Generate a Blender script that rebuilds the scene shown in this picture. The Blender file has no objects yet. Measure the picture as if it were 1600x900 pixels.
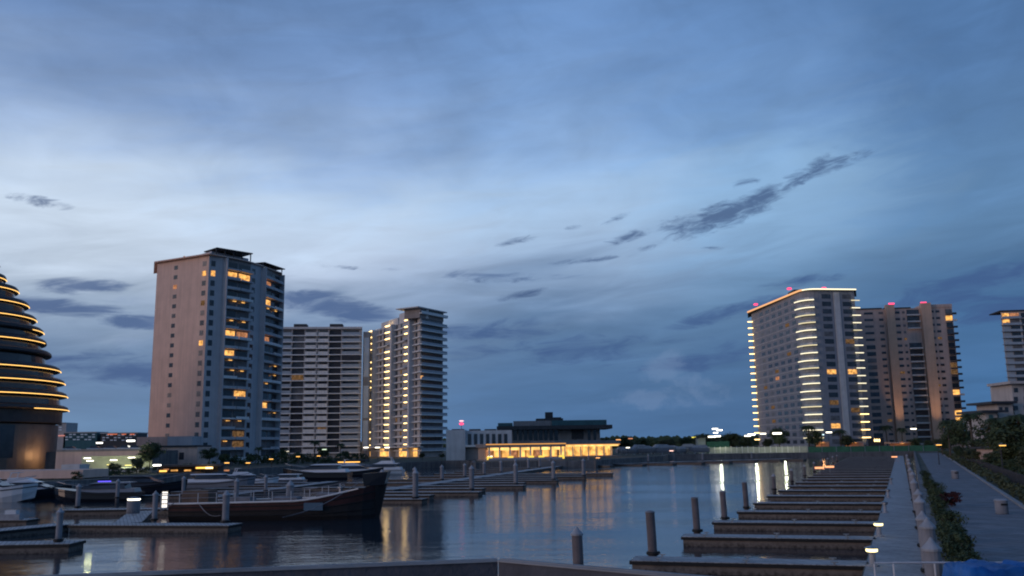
import bpy, math, random
from mathutils import Vector, Matrix
random.seed(7)
R = math.radians
# ------------------------------------------------------------------ camera
F = 1400.0
CAM_H = 6.6
sc = bpy.context.scene
cd = bpy.data.cameras.new('camera'); cam = bpy.data.objects.new('camera', cd); sc.collection.objects.link(cam)
cd.sensor_width = 36.0; cd.lens = 36.0 * F / 1600.0; cd.clip_start = 0.1; cd.clip_end = 20000
PITCH, ROLL = R(10.0), R(-0.8)
MC = Matrix.Rotation(R(90) + PITCH, 4, 'X') @ Matrix.Rotation(ROLL, 4, 'Z')
cam.matrix_world = Matrix.Translation((0, 0, CAM_H)) @ MC
sc.camera = cam
sc.view_settings.view_transform = 'Standard'; sc.view_settings.look = 'None'
sc.view_settings.exposure = 0.0; sc.view_settings.gamma = 1.0; sc.view_settings.use_curve_mapping = False
sc.render.engine = 'CYCLES'
sc.cycles.use_denoising = True
sc.cycles.max_bounces = 6; sc.cycles.diffuse_bounces = 3; sc.cycles.glossy_bounces = 4
sc.cycles.sample_clamp_indirect = 4.0; sc.cycles.caustics_reflective = False; sc.cycles.caustics_refractive = False
sc.cycles.filter_width = 2.0

def ray(px, py):
    return (MC @ Vector(((px-800)/F, -(py-450)/F, -1.0, 0.0))).to_3d()
def at_z(px, py, z):
    d = ray(px, py); t = (z-CAM_H)/d.z
    return Vector((d.x*t, d.y*t, z))
def at_y(px, py, Y):
    d = ray(px, py); t = Y/d.y
    return Vector((d.x*t, Y, CAM_H+d.z*t))
def azel(px, py):
    d = ray(px, py).normalized()
    return math.degrees(math.atan2(d.x, d.y)), math.degrees(math.asin(d.z))
def sk(c, e):
    k = max(0.0, min(1.0, (13-e)/6.0)); r, g, b = c
    u = max(0.0, min(1.0, (e-15)/5.0))
    return (min(250, r*(1.10+.10*k+.06*u)), min(250, g*(1.11+.06*k+.02*u)), min(252, b*(1.05+.01*k+.02*u)))
def lin(c):
    out = []
    for v in c[:3]:
        v = v/255.0
        out.append(v/12.92 if v <= 0.04045 else ((v+0.055)/1.055)**2.4)
    return (out[0], out[1], out[2], 1.0)

# ------------------------------------------------------------------ world: overcast dusk sky
w = bpy.data.worlds.new('World'); sc.world = w; w.use_nodes = True
nt = w.node_tree; nt.nodes.clear(); L = nt.links
def N(t, **k):
    n = nt.nodes.new(t)
    for a, b in k.items(): setattr(n, a, b)
    return n
def setin(s, v):
    if hasattr(v, 'is_output') or isinstance(v, bpy.types.NodeSocket): L.new(v, s)
    else: s.default_value = v
def M(op, a, b=0.0, c=0.0, clamp=False):
    n = N('ShaderNodeMath', operation=op, use_clamp=clamp)
    setin(n.inputs[0], a); setin(n.inputs[1], b); setin(n.inputs[2], c)
    return n.outputs[0]
def smooth(x, a, b):
    n = N('ShaderNodeMapRange', interpolation_type='SMOOTHSTEP')
    setin(n.inputs[0], x); n.inputs[1].default_value = a; n.inputs[2].default_value = b
    n.inputs[3].default_value = 0; n.inputs[4].default_value = 1
    return n.outputs[0]
def mixc(f, a, b):
    n = N('ShaderNodeMix', data_type='RGBA'); setin(n.inputs[0], f); setin(n.inputs[6], a); setin(n.inputs[7], b)
    return n.outputs[2]
tc = N('ShaderNodeTexCoord'); sep = N('ShaderNodeSeparateXYZ'); L.new(tc.outputs['Generated'], sep.inputs[0])
DEG = 57.29578
az = M('MULTIPLY', M('ARCTAN2', sep.outputs[0], sep.outputs[1]), DEG)
el = M('MULTIPLY', M('ARCSINE', sep.outputs[2]), DEG)
def comb(x, y, z=0.0):
    n = N('ShaderNodeCombineXYZ'); setin(n.inputs[0], x); setin(n.inputs[1], y); setin(n.inputs[2], z); return n.outputs[0]
def noise(vec, scale, detail, rough=0.5, dist=0.0):
    n = N('ShaderNodeTexNoise'); setin(n.inputs['Vector'], vec); n.inputs['Scale'].default_value = scale
    n.inputs['Detail'].default_value = detail; n.inputs['Roughness'].default_value = rough; n.inputs['Distortion'].default_value = dist
    return n.outputs['Fac']
# tilted streak coordinates (cloud streaks climb slightly to the right)
su = M('ADD', M('MULTIPLY', az, 0.055), M('MULTIPLY', el, 0.02))
sv = M('SUBTRACT', M('MULTIPLY', el, 0.26), M('MULTIPLY', az, 0.035))
n_big = noise(comb(su, sv, 3.1), 0.9, 3, 0.5, 0.6)
n_mid = noise(comb(su, sv, 9.7), 2.6, 5, 0.55, 0.8)
n_mot = noise(comb(M('MULTIPLY', az, .10), M('MULTIPLY', el, .17), 6.6), 1.6, 5, 0.55, 0.5)
n_hor = noise(comb(M('MULTIPLY', az, 0.05), M('MULTIPLY', el, 0.45), 1.3), 2.2, 5, 0.55, 0.5)
el2 = M('ADD', el, M('MULTIPLY', M('SUBTRACT', n_big, 0.5), 6.5))
el2 = M('ADD', el2, M('MULTIPLY', M('SUBTRACT', n_mid, 0.5), 2.6))
az2 = M('ADD', az, M('MULTIPLY', M('SUBTRACT', n_mid, 0.5), 10.0))
def ramp(stops):
    r = N('ShaderNodeValToRGB'); cr = r.color_ramp; cr.interpolation = 'B_SPLINE'
    while len(cr.elements) > 1: cr.elements.remove(cr.elements[-1])
    for i, (e, c) in enumerate(stops):
        p = max(0, min(1, (e+5)/60))
        x = cr.elements[0] if i == 0 else cr.elements.new(p)
        x.position = p; x.color = lin(sk(c, e))
    setin(r.inputs[0], M('DIVIDE', M('ADD', el2, 5.0), 60.0))
    return r.outputs[0]
SKY = [
 (-27, [(-4, (84, 116, 164)), (1, (86, 118, 166)), (4, (80, 108, 156)), (6.5, (96, 120, 164)), (9, (136, 154, 190)), (11, (170, 184, 216)), (14.5, (188, 201, 230)), (18, (146, 168, 208)), (22, (100, 127, 174)), (27, (86, 116, 166)), (45, (60, 88, 135))]),
 (-12, [(-4, (74, 106, 156)), (2, (74, 106, 156)), (5, (78, 106, 154)), (8, (98, 121, 164)), (10.5, (152, 168, 206)), (12.5, (174, 188, 222)), (15, (174, 193, 228)), (18, (130, 156, 202)), (22, (100, 129, 178)), (27, (92, 124, 176)), (45, (62, 92, 140))]),
 (3, [(-4, (64, 98, 150)), (2, (64, 98, 150)), (5, (66, 97, 146)), (8, (80, 108, 154)), (10, (108, 132, 176)), (12.5, (146, 168, 208)), (15, (158, 183, 224)), (18, (126, 157, 206)), (22, (104, 137, 188)), (27, (92, 127, 182)), (45, (62, 94, 143))]),
 (17, [(-4, (60, 94, 146)), (3, (58, 90, 140)), (7, (72, 103, 150)), (9.5, (86, 118, 164)), (12.5, (112, 144, 190)), (15, (132, 165, 210)), (18, (112, 147, 196)), (22, (90, 125, 178)), (27, (86, 121, 174)), (45, (60, 92, 141))]),
 (28, [(-4, (58, 98, 154)), (4, (56, 95, 150)), (8, (58, 90, 138)), (10, (76, 108, 154)), (13, (88, 122, 168)), (16, (86, 120, 168)), (20, (74, 108, 158)), (27, (72, 107, 158)), (45, (54, 84, 130))])]
col = ramp(SKY[0][1])
for (a0, _), (a1, st) in zip(SKY, SKY[1:]):
    col = mixc(smooth(az2, a0, a1), col, ramp(st))
# slow brightness variation of the cloud deck
shade = M('ADD', 1.0, M('MULTIPLY', M('SUBTRACT', n_hor, 0.5), M('MULTIPLY', smooth(el, 24.0, 6.0), 0.30)))
shade = M('MULTIPLY', shade, M('ADD', 1.0, M('MULTIPLY', M('SUBTRACT', n_mid, 0.5), 0.36)))
shade = M('MULTIPLY', shade, M('ADD', 1.0, M('MULTIPLY', M('SUBTRACT', n_mot, 0.5), M('MULTIPLY', smooth(el, 11.0, 20.0), 0.55))))
vm = N('ShaderNodeVectorMath', operation='SCALE'); L.new(col, vm.inputs[0]); L.new(shade, vm.inputs[3]); col = vm.outputs[0]
# separate dark cloud scraps (px, py, half length px, half height px, tilt deg, strength)
def patches(lst):
    tot = None
    for (px, py, hl, ht, tilt, s) in lst:
        a, e = azel(px, py); hl = hl/F*DEG; ht = ht/F*DEG
        dx = M('SUBTRACT', az, a); dy = M('SUBTRACT', el, e); c, q = math.cos(R(tilt)), math.sin(R(tilt))
        u = M('ADD', M('MULTIPLY', dx, c/hl), M('MULTIPLY', dy, q/hl))
        v = M('ADD', M('MULTIPLY', dx, -q/ht), M('MULTIPLY', dy, c/ht))
        d = M('ADD', M('MULTIPLY', u, u), M('MULTIPLY', v, v))
        m = M('MULTIPLY', M('SUBTRACT', 1.0, d), s)
        tot = m if tot is None else M('MAXIMUM', tot, m)
    return M('MAXIMUM', tot, -2.0)
n_edge = noise(comb(M('ADD', M('MULTIPLY', az, 0.55), M('MULTIPLY', el, 0.3)), M('SUBTRACT', M('MULTIPLY', el, 1.9), M('MULTIPLY', az, 0.35)), 5.0), 1.15, 9, 0.66, 0.7)
f1 = patches([(1128, 336, 112, 23, 17, 1.0), (1180, 318, 62, 20, 24, 1.0), (1075, 348, 60, 14, 8, .9), (985, 370, 45, 9, 14, .8), (1250, 278, 62, 11, 34, .75), (1290, 262, 70, 13, 12, .95), (1310, 254, 40, 9, 12, .9),
              (965, 341, 30, 6, 18, .6), (895, 355, 18, 5, 5, .6), (808, 376, 42, 6, 12, .75), (920, 406, 66, 5, 4, .7), (1014, 387, 20, 5, 10, .6), (1112, 387, 18, 4, -4, .5),
              (815, 461, 44, 7, 10, .75), (780, 437, 64, 6, 0, .6), (540, 418, 36, 4, -3, .7), (62, 315, 44, 9, -3, .9), (1165, 285, 22, 7, 10, .5)])
k1 = M('ADD', f1, M('MULTIPLY', M('SUBTRACT', n_edge, 0.5), 3.0))
m1 = smooth(k1, -0.05, 1.25)
m1 = M('MULTIPLY', m1, smooth(f1, -0.9, 0.1))
col = mixc(M('MULTIPLY', m1, 0.82), col, lin((62, 86, 128)))
f2 = patches([(130, 449, 66, 12, 3, .8), (100, 480, 105, 14, -3, .85), (215, 502, 60, 12, -3, .9), (500, 476, 95, 22, -4, 1.0), (560, 490, 60, 14, 0, .8), (180, 575, 160, 26, -4, .7), (60, 590, 110, 16, 0, .6),
              (740, 520, 150, 22, 3, .6), (900, 548, 190, 24, 0, .5), (1110, 495, 90, 12, 14, .8), (1200, 478, 60, 10, 12, .7), (1520, 445, 130, 24, 8, .8), (1560, 480, 120, 26, 0, .8), (760, 430, 150, 8, -2, .3), (1120, 560, 120, 22, 6, .6), (1250, 440, 60, 8, 4, .6)])
n_e2 = noise(comb(M('MULTIPLY', az, 0.22), M('SUBTRACT', M('MULTIPLY', el, 0.95), M('MULTIPLY', az, 0.07)), 8.0), 1.2, 6, 0.6, 0.6)
k2 = M('ADD', f2, M('MULTIPLY', M('SUBTRACT', n_e2, 0.5), 3.2))
m2 = M('MULTIPLY', smooth(k2, -0.1, 1.0), smooth(f2, -1.3, 0.2))
col = mixc(M('MULTIPLY', m2, 0.80), col, lin((60, 88, 136)))
# paler cumulus heads low in the middle
f3 = patches([(1040, 575, 46, 26, 20, .9), (1085, 610, 60, 30, -10, .8), (1010, 625, 60, 20, 0, .6), (205, 470, 40, 9, 0, .6), (170, 530, 70, 9, -4, .5), (230, 520, 60, 9, 0, .5)])
n_c = noise(comb(M('MULTIPLY', az, 0.5), M('MULTIPLY', el, 0.7), 2.0), 1.3, 6, 0.62, 0.3)
m3 = M('MULTIPLY', smooth(M('ADD', f3, M('MULTIPLY', M('SUBTRACT', n_c, 0.5), 3.0)), 0.0, 1.0), smooth(f3, -0.8, 0.3))
col = mixc(M('MULTIPLY', m3, 0.26), col, lin((128, 150, 186)))
# physical twilight sky shows faintly through the deck
SUN_EL, SUN_AZ = 2.0, -62.0
sky = N('ShaderNodeTexSky', sky_type='NISHITA'); sky.sun_disc = False
sky.sun_elevation = R(SUN_EL); sky.sun_rotation = R(SUN_AZ); sky.altitude = 10
vs = N('ShaderNodeVectorMath', operation='SCALE'); L.new(sky.outputs[0], vs.inputs[0]); vs.inputs[3].default_value = 0.004
va = N('ShaderNodeVectorMath', operation='ADD'); L.new(col, va.inputs[0]); L.new(vs.outputs[0], va.inputs[1])
bg = N('ShaderNodeBackground'); L.new(va.outputs[0], bg.inputs[0]); bg.inputs[1].default_value = 1.0
wo = N('ShaderNodeOutputWorld'); L.new(bg.outputs[0], wo.inputs[0])
# faint afterglow
sd = bpy.data.lights.new('sun', 'SUN'); sd.energy = 0.62; sd.angle = R(20); sd.color = (1.0, 0.70, 0.58)
so = bpy.data.objects.new('sun', sd); sc.collection.objects.link(so)
sdir = Vector((math.sin(R(-118))*math.cos(R(9)), math.cos(R(-118))*math.cos(R(9)), math.sin(R(9))))
so.rotation_euler = sdir.to_track_quat('Z', 'Y').to_euler()

# ------------------------------------------------------------------ materials
MATS = {}
def mat(name, base, rough=0.8, var=0.12, scale=0.6, metal=0.0, bump=0.0, bscale=6.0, spec=0.4, stain=0.0, base2=None):
    if name in MATS: return MATS[name]
    m = bpy.data.materials.new(name); m.use_nodes = True; t = m.node_tree; t.nodes.clear()
    o = t.nodes.new('ShaderNodeOutputMaterial'); p = t.nodes.new('ShaderNodeBsdfPrincipled'); t.links.new(p.outputs[0], o.inputs[0])
    p.inputs['Roughness'].default_value = rough; p.inputs['Metallic'].default_value = metal
    p.inputs['Specular IOR Level'].default_value = spec
    g = t.nodes.new('ShaderNodeNewGeometry'); n = t.nodes.new('ShaderNodeTexNoise'); t.links.new(g.outputs['Position'], n.inputs['Vector'])
    n.inputs['Scale'].default_value = scale; n.inputs['Detail'].default_value = 6; n.inputs['Roughness'].default_value = 0.62
    r = t.nodes.new('ShaderNodeValToRGB'); t.links.new(n.outputs['Fac'], r.inputs[0])
    b2 = base2 or tuple(min(1, c*(1+var)) for c in base)
    b1 = base if base2 else tuple(c*(1-var) for c in base)
    r.color_ramp.elements[0].position = 0.32; r.color_ramp.elements[0].color = (*b1, 1)
    r.color_ramp.elements[1].position = 0.68; r.color_ramp.elements[1].color = (*b2, 1)
    c = r.outputs[0]
    if stain:
        mp = t.nodes.new('ShaderNodeMapping'); t.links.new(g.outputs['Position'], mp.inputs[0]); mp.inputs['Scale'].default_value = (1.2, 1.2, 0.06)
        n2 = t.nodes.new('ShaderNodeTexNoise'); t.links.new(mp.outputs[0], n2.inputs['Vector']); n2.inputs['Scale'].default_value = 1.0; n2.inputs['Detail'].default_value = 5
        rr = t.nodes.new('ShaderNodeMapRange'); t.links.new(n2.outputs['Fac'], rr.inputs[0]); rr.inputs[1].default_value = .4; rr.inputs[2].default_value = .7
        rr.inputs[3].default_value = 1.0; rr.inputs[4].default_value = 1.0-stain
        v = t.nodes.new('ShaderNodeVectorMath'); v.operation = 'SCALE'; t.links.new(c, v.inputs[0]); t.links.new(rr.outputs[0], v.inputs[3]); c = v.outputs[0]
    t.links.new(c, p.inputs['Base Color'])
    if bump:
        n3 = t.nodes.new('ShaderNodeTexNoise'); t.links.new(g.outputs['Position'], n3.inputs['Vector']); n3.inputs['Scale'].default_value = bscale; n3.inputs['Detail'].default_value = 5
        b = t.nodes.new('ShaderNodeBump'); b.inputs['Strength'].default_value = bump; b.inputs['Distance'].default_value = 0.05
        t.links.new(n3.outputs['Fac'], b.inputs['Height']); t.links.new(b.outputs[0], p.inputs['Normal'])
    MATS[name] = m; return m
def glow(name, color, strength, var=0.0, scale=1.5):
    if name in MATS: return MATS[name]
    m = bpy.data.materials.new(name); m.use_nodes = True; t = m.node_tree; t.nodes.clear()
    o = t.nodes.new('ShaderNodeOutputMaterial'); p = t.nodes.new('ShaderNodeEmission'); t.links.new(p.outputs[0], o.inputs[0])
    p.inputs[0].default_value = (*color, 1); p.inputs[1].default_value = strength
    if var:
        g = t.nodes.new('ShaderNodeNewGeometry'); n = t.nodes.new('ShaderNodeTexNoise'); t.links.new(g.outputs['Position'], n.inputs['Vector'])
        n.inputs['Scale'].default_value = scale; n.inputs['Detail'].default_value = 3
        r = t.nodes.new('ShaderNodeMapRange'); t.links.new(n.outputs['Fac'], r.inputs[0]); r.inputs[1].default_value = .35; r.inputs[2].default_value = .65
        r.inputs[3].default_value = strength*(1-var); r.inputs[4].default_value = strength*(1+var); t.links.new(r.outputs[0], p.inputs[1])
    MATS[name] = m; return m

m_beige = mat('stucco_beige', (.76, .53, .44), .85, .08, .25, stain=.15)
m_bluewhite = mat('stucco_white', (.52, .52, .55), .8, .08, .3, stain=.15)
m_slabw = mat('slab_white', (.82, .82, .82), .7, .06, .5, stain=.1)
m_slabp = mat('slab_pale', (.76, .74, .72), .7, .06, .5, stain=.15)
m_grey = mat('stucco_grey', (.46, .43, .42), .85, .1, .3, stain=.15)
m_greyd = mat('stucco_cool_grey', (.28, .29, .33), .85, .1, .3, stain=.15)
m_greyl = mat('stucco_light', (.62, .60, .60), .85, .1, .3, stain=.15)
m_pink = mat('stucco_pinkish', (.56, .42, .37), .85, .1, .3, stain=.15)
m_tan = mat('stucco_tan', (.62, .42, .31), .85, .08, .3, stain=.12)
m_dark = mat('dark_cladding', (.035, .036, .045), .5, .2, .5)
m_dark2 = mat('dark_roofing', (.05, .05, .055), .7, .2, .5)
m_glass = mat('window_glass', (.03, .035, .045), .12, .35, .35, spec=.6)
m_glassrail = mat('balcony_glass', (.34, .39, .45), .3, .12, .5, spec=.6)
m_glassp = mat('pale_glass', (.78, .84, .90), .55, .1, .12, spec=.6)
m_conc = mat('weathered_concrete', (.30, .30, .31), .85, .18, .8, bump=.4, bscale=8, stain=.2)
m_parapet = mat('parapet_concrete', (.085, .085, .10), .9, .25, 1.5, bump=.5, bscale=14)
m_deck = mat('dock_deck_boards', (.44, .435, .44), .7, .2, .9, bump=.4, bscale=10)
m_dockside = mat('dock_side_timber', (.19, .165, .15), .85, .25, 1.2, bump=.3, stain=.3)
m_fender = mat('black_rubber', (.010, .010, .011), .6, .2, 2)
m_pile = mat('pile_grey_brown', (.17, .145, .15), .85, .2, 1.5, stain=.25)
m_pilel = mat('pile_pale', (.25, .25, .275), .8, .15, 1.5, stain=.25)
m_cap = mat('pile_cap_white', (.32, .33, .36), .7, .2, 2)
m_white = mat('gelcoat_white', (.66, .67, .70), .25, .05, 1)
m_navy = mat('gelcoat_navy', (.012, .014, .022), .2, .1, 1)
m_boatg = mat('gelcoat_grey', (.20, .21, .24), .35, .1, 1)
m_red = mat('hull_dark_red', (.050, .015, .015), .7, .3, 1.2, stain=.3)
m_hullb = mat('hull_black_tar', (.014, .013, .015), .7, .3, 1.2)
m_wood = mat('weathered_wood', (.16, .11, .085), .8, .25, 1.2, stain=.2)
m_metal = mat('galvanised_steel', (.32, .33, .35), .4, .15, 3, metal=.7)
m_railw = mat('painted_rail_white', (.6, .6, .62), .4, .06, 3)
m_leaf = mat('foliage_dark', (.030, .050, .022), .8, .4, 1.3, base2=(.07, .095, .04))
m_leaf2 = mat('foliage_olive', (.04, .055, .025), .8, .4, 1.3, base2=(.09, .10, .05))
m_bark = mat('bark', (.09, .07, .055), .9, .25, 4)
m_ground = mat('ground_soil_grass', (.035, .05, .028), .95, .3, .05, bump=.3, bscale=3, base2=(.10, .095, .08))
m_pave = mat('promenade_paving', (.21, .21, .23), .8, .14, .5, bump=.25, bscale=9)
m_quay = mat('quay_concrete', (.20, .19, .19), .9, .2, .4, bump=.3, stain=.3)
m_green = mat('green_hoarding', (.05, .16, .09), .7, .2, .4)
m_hoard = mat('pale_hoarding', (.36, .37, .31), .8, .2, .4)
m_blue = mat('blue_tarpaulin', (.008, .10, .34), .5, .35, 1.5, bump=.6, bscale=5)
m_flower = mat('red_flowers', (.05, .010, .012), .8, .4, 6)
m_soil = mat('planter_soil', (.05, .035, .03), .95, .2, 3)
m_teal = mat('teal_glass', (.05, .12, .13), .15, .2, .3)
m_stone = mat('grey_stone', (.30, .27, .265), .85, .15, .4, stain=.2)

g_warm = glow('lamp_warm', (1.0, .66, .25), 5.0)
g_white = glow('lamp_white', (1.0, .93, .74), 4.0)
g_whiteb = glow('lamp_floodlight', (1.0, .97, .88), 6.0)
g_amber = glow('lamp_amber', (1.0, .50, .10), 2.4)
g_strip = glow('led_strip_yellow', (1.0, .56, .15), 2.4)
g_orange = glow('roof_edge_strip', (1.0, .50, .22), 1.1)
g_cool = glow('balcony_strip_white', (1.0, .90, .62), 1.7)
g_cool2 = glow('balcony_strip_dimmer', (1.0, .86, .52), 1.1)
g_red = glow('beacon_red', (1.0, .06, .16), 2.2)
g_bluel = glow('boat_light_blue', (.12, .08, 1.0), 2.0)
g_room = glow('lit_room_orange', (1.0, .48, .13), 1.05, .55, .9)
g_roomd = glow('lit_room_dim', (1.0, .42, .20), .42, .5, .9)
g_roomy = glow('lit_room_yellow', (1.0, .50, .13), 1.3, .45, .5)
g_pool = glow('underwater_strip', (1.0, .72, .20), 2.0)

def tide(m, z0=.25, z1=1.1):
    t = m.node_tree; p = [n for n in t.nodes if n.type == 'BSDF_PRINCIPLED'][0]; l = p.inputs['Base Color'].links[0]; src = l.from_socket
    g = t.nodes.new('ShaderNodeNewGeometry'); sp_ = t.nodes.new('ShaderNodeSeparateXYZ'); t.links.new(g.outputs['Position'], sp_.inputs[0])
    n = t.nodes.new('ShaderNodeTexNoise'); n.inputs['Scale'].default_value = 5; t.links.new(g.outputs['Position'], n.inputs['Vector'])
    a = t.nodes.new('ShaderNodeMath'); a.operation = 'MULTIPLY_ADD'; t.links.new(n.outputs['Fac'], a.inputs[0]); a.inputs[1].default_value = -.8; t.links.new(sp_.outputs[2], a.inputs[2])
    r = t.nodes.new('ShaderNodeMapRange'); t.links.new(a.outputs[0], r.inputs[0]); r.inputs[1].default_value = z0-.4; r.inputs[2].default_value = z1-.4
    r.inputs[3].default_value = .25; r.inputs[4].default_value = 1
    v = t.nodes.new('ShaderNodeVectorMath'); v.operation = 'SCALE'; t.links.new(src, v.inputs[0]); t.links.new(r.outputs[0], v.inputs[3]); t.links.new(v.outputs[0], p.inputs['Base Color'])
def joints(m, w_, h_, rz, depth=.7, mortar=.025):
    t = m.node_tree; p = [n for n in t.nodes if n.type == 'BSDF_PRINCIPLED'][0]; src = p.inputs['Base Color'].links[0].from_socket
    g = t.nodes.new('ShaderNodeNewGeometry'); mp = t.nodes.new('ShaderNodeMapping'); mp.inputs['Rotation'].default_value = (0, 0, rz); t.links.new(g.outputs['Position'], mp.inputs[0])
    b = t.nodes.new('ShaderNodeTexBrick'); t.links.new(mp.outputs[0], b.inputs['Vector']); b.inputs['Scale'].default_value = 1; b.inputs['Brick Width'].default_value = w_; b.inputs['Row Height'].default_value = h_
    b.inputs['Mortar Size'].default_value = mortar; b.inputs['Color1'].default_value = (1, 1, 1, 1); b.inputs['Color2'].default_value = (.72, .72, .72, 1); b.inputs['Mortar'].default_value = (1-depth,)*3+(1,)
    v = t.nodes.new('ShaderNodeVectorMath'); v.operation = 'MULTIPLY'; t.links.new(src, v.inputs[0]); t.links.new(b.outputs[0], v.inputs[1]); t.links.new(v.outputs[0], p.inputs['Base Color'])
tide(m_pile); tide(m_pilel); tide(m_dockside, -.1, .25)
joints(m_pave, 1.6, .8, R(66)); joints(m_deck, 2.4, .3, R(66), .6, .03); joints(m_quay, 3.0, 1.0, 0, .5, .03)
# ------------------------------------------------------------------ object helpers
COL = sc.collection
def origin(o):
    v = Vector((0, 0, 0))
    while o is not None: v += o.location; o = o.parent
    return v
class MB:
    def __init__(s): s.v = []; s.f = []
    def add(s, vs, fs):
        n = len(s.v); s.v += [Vector(p) for p in vs]; s.f += [[i+n for i in f] for f in fs]; return s
    def box(s, x0, y0, z0, x1, y1, z1):
        return s.hexa([(x0, y0), (x1, y0), (x1, y1), (x0, y1)], z0, z1)
    def hexa(s, pts, z0, z1):          # prism over a polygon (anticlockwise)
        n = len(pts); vs = [(p[0], p[1], z0) for p in pts]+[(p[0], p[1], z1) for p in pts]
        return s.add(vs, [list(range(n))[::-1], list(range(n, 2*n))]+[[i, (i+1) % n, n+(i+1) % n, n+i] for i in range(n)])
    def fbox(s, fr, u0, u1, w0, w1, z0, z1):   # box in a facade frame (w = outwards)
        P, d, n = fr
        q = lambda u, w_: (P[0]+d[0]*u+n[0]*w_, P[1]+d[1]*u+n[1]*w_)
        return s.hexa([q(u0, w1), q(u1, w1), q(u1, w0), q(u0, w0)], z0, z1)
    def tube(s, pts, r, k=8, r1=None, cap=True):
        pts = [Vector(p) for p in pts]; n0 = len(s.v); m = len(pts)
        for i, p in enumerate(pts):
            t = (pts[min(i+1, m-1)]-pts[max(i-1, 0)]).normalized()
            a = t.orthogonal().normalized() if abs(t.z) < .95 else Vector((1, 0, 0))
            a = (a - t*a.dot(t)).normalized(); b = t.cross(a)
            if i and a.dot(pa) < 0: a = -a; b = -b
            pa = a
            rr = r if r1 is None else r+(r1-r)*i/(m-1)
            for j in range(k):
                q = 2*math.pi*j/k; s.v.append(p+a*math.cos(q)*rr+b*math.sin(q)*rr)
        for i in range(m-1):
            for j in range(k):
                s.f.append([n0+i*k+j, n0+i*k+(j+1) % k, n0+(i+1)*k+(j+1) % k, n0+(i+1)*k+j])
        if cap: s.f.append([n0+j for j in range(k)][::-1]); s.f.append([n0+(m-1)*k+j for j in range(k)])
        return s
    def lathe(s, c, prof, k=16):        # prof: (r, z)
        n0 = len(s.v); m = len(prof)
        for (r, z) in prof:
            for j in range(k):
                q = 2*math.pi*j/k; s.v.append(Vector((c[0]+r*math.cos(q), c[1]+r*math.sin(q), c[2]+z)))
        for i in range(m-1):
            for j in range(k):
                s.f.append([n0+i*k+j, n0+i*k+(j+1) % k, n0+(i+1)*k+(j+1) % k, n0+(i+1)*k+j])
        s.f.append([n0+j for j in range(k)][::-1]); s.f.append([n0+(m-1)*k+j for j in range(k)])
        return s
    def merge(s, o): return s.add(o.v, o.f)
    def build(s, name, material, parent=None, loc=None, smooth=False):
        og = origin(parent) if parent is not None else Vector((0, 0, 0))
        lo = Vector((0, 0, 0))
        if parent is None: lo = Vector(loc) if loc is not None else lo
        me = bpy.data.meshes.new(name); me.from_pydata([tuple(p-og-lo) for p in s.v], [], s.f); me.materials.append(material)
        if smooth:
            for p in me.polygons: p.use_smooth = True
        me.update()
        o = bpy.data.objects.new(name, me); COL.objects.link(o); o.parent = parent; o.location = lo
        return o
def tag(o, label=None, cat=None, group=None, kind=None):
    if label: o['label'] = label
    if cat: o['category'] = cat
    if group: o['group'] = group
    if kind: o['kind'] = kind
    return o
def thing(name, loc, label, cat, group=None):
    o = bpy.data.objects.new(name, None); o.empty_display_size = .5; COL.objects.link(o); o.location = loc
    return tag(o, label, cat, group)
def dup(root, loc, rotz=0.0, scale=1.0, label=None, group=None):
    def cp(o, par):
        c = o.copy(); COL.objects.link(c); c.parent = par
        for ch in o.children: cp(ch, c)
        return c
    r = cp(root, None); r.location = loc; r.rotation_euler = (0, 0, rotz); r.scale = (scale,)*3 if not isinstance(scale, tuple) else scale
    if label: r['label'] = label
    if group: r['group'] = group
    return r
ORD = ['first', 'second', 'third', 'fourth', 'fifth', 'sixth', 'seventh', 'eighth', 'ninth', 'tenth', 'eleventh', 'twelfth', 'thirteenth', 'fourteenth', 'fifteenth',
       'sixteenth', 'seventeenth', 'eighteenth', 'nineteenth', 'twentieth', 'twenty-first', 'twenty-second', 'twenty-third', 'twenty-fourth', 'twenty-fifth']
def nth(i, what): return ('%s nearest' % ORD[i] if i else 'nearest') + ' ' + what
def frame(P0, P1):
    d = Vector((P1[0]-P0[0], P1[1]-P0[1])); Ln = d.length; d /= Ln
    return ((P0[0], P0[1]), (d.x, d.y), (d.y, -d.x)), Ln
def u_on(fr, px, py):
    d = ray(px, py); (P, e, n) = fr
    # P + e u = d t
    det = e[0]*(-d.y)-e[1]*(-d.x)
    return ((-P[0])*(-d.y)-(-P[1])*(-d.x))/det
m_glass2 = mat('curtained_glass', (.13, .13, .14), .35, .4, .5)
m_glass3 = mat('blue_grey_glass', (.06, .075, .095), .2, .4, .5)
g_dim = glow('dim_room', (1.0, .55, .25), .12, .6, 1.2)
wr = random.Random(12)
class Pool:   # up to 100 of one part as parts, the rest as one part
    def __init__(s, root, name, lim=100): s.r = root; s.n = name; s.items = []; s.lim = lim
    def add(s, mb, material, pri=1, label=None):
        if material is m_glass:
            q_ = wr.random(); material = m_glass if q_ < .5 else m_glass2 if q_ < .72 else m_glass3 if q_ < .965 else g_dim
            if material is not m_glass: pri = min(pri, .8)
        if material is g_cool and wr.random() < .35: material = g_cool2
        s.items.append((pri, len(s.items), mb, material, label))
    def flush(s):
        s.items.sort(key=lambda t: (t[0], t[1]))
        rest = MB(); rm = None
        for i, (p, _, mb, m_, lb) in enumerate(s.items):
            if i < s.lim: tag(mb.build(s.n, m_, s.r), lb)
            else: rest.merge(mb); rm = m_
        if rest.v: tag(rest.build(s.n, rm, s.r), kind='stuff')

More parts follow.
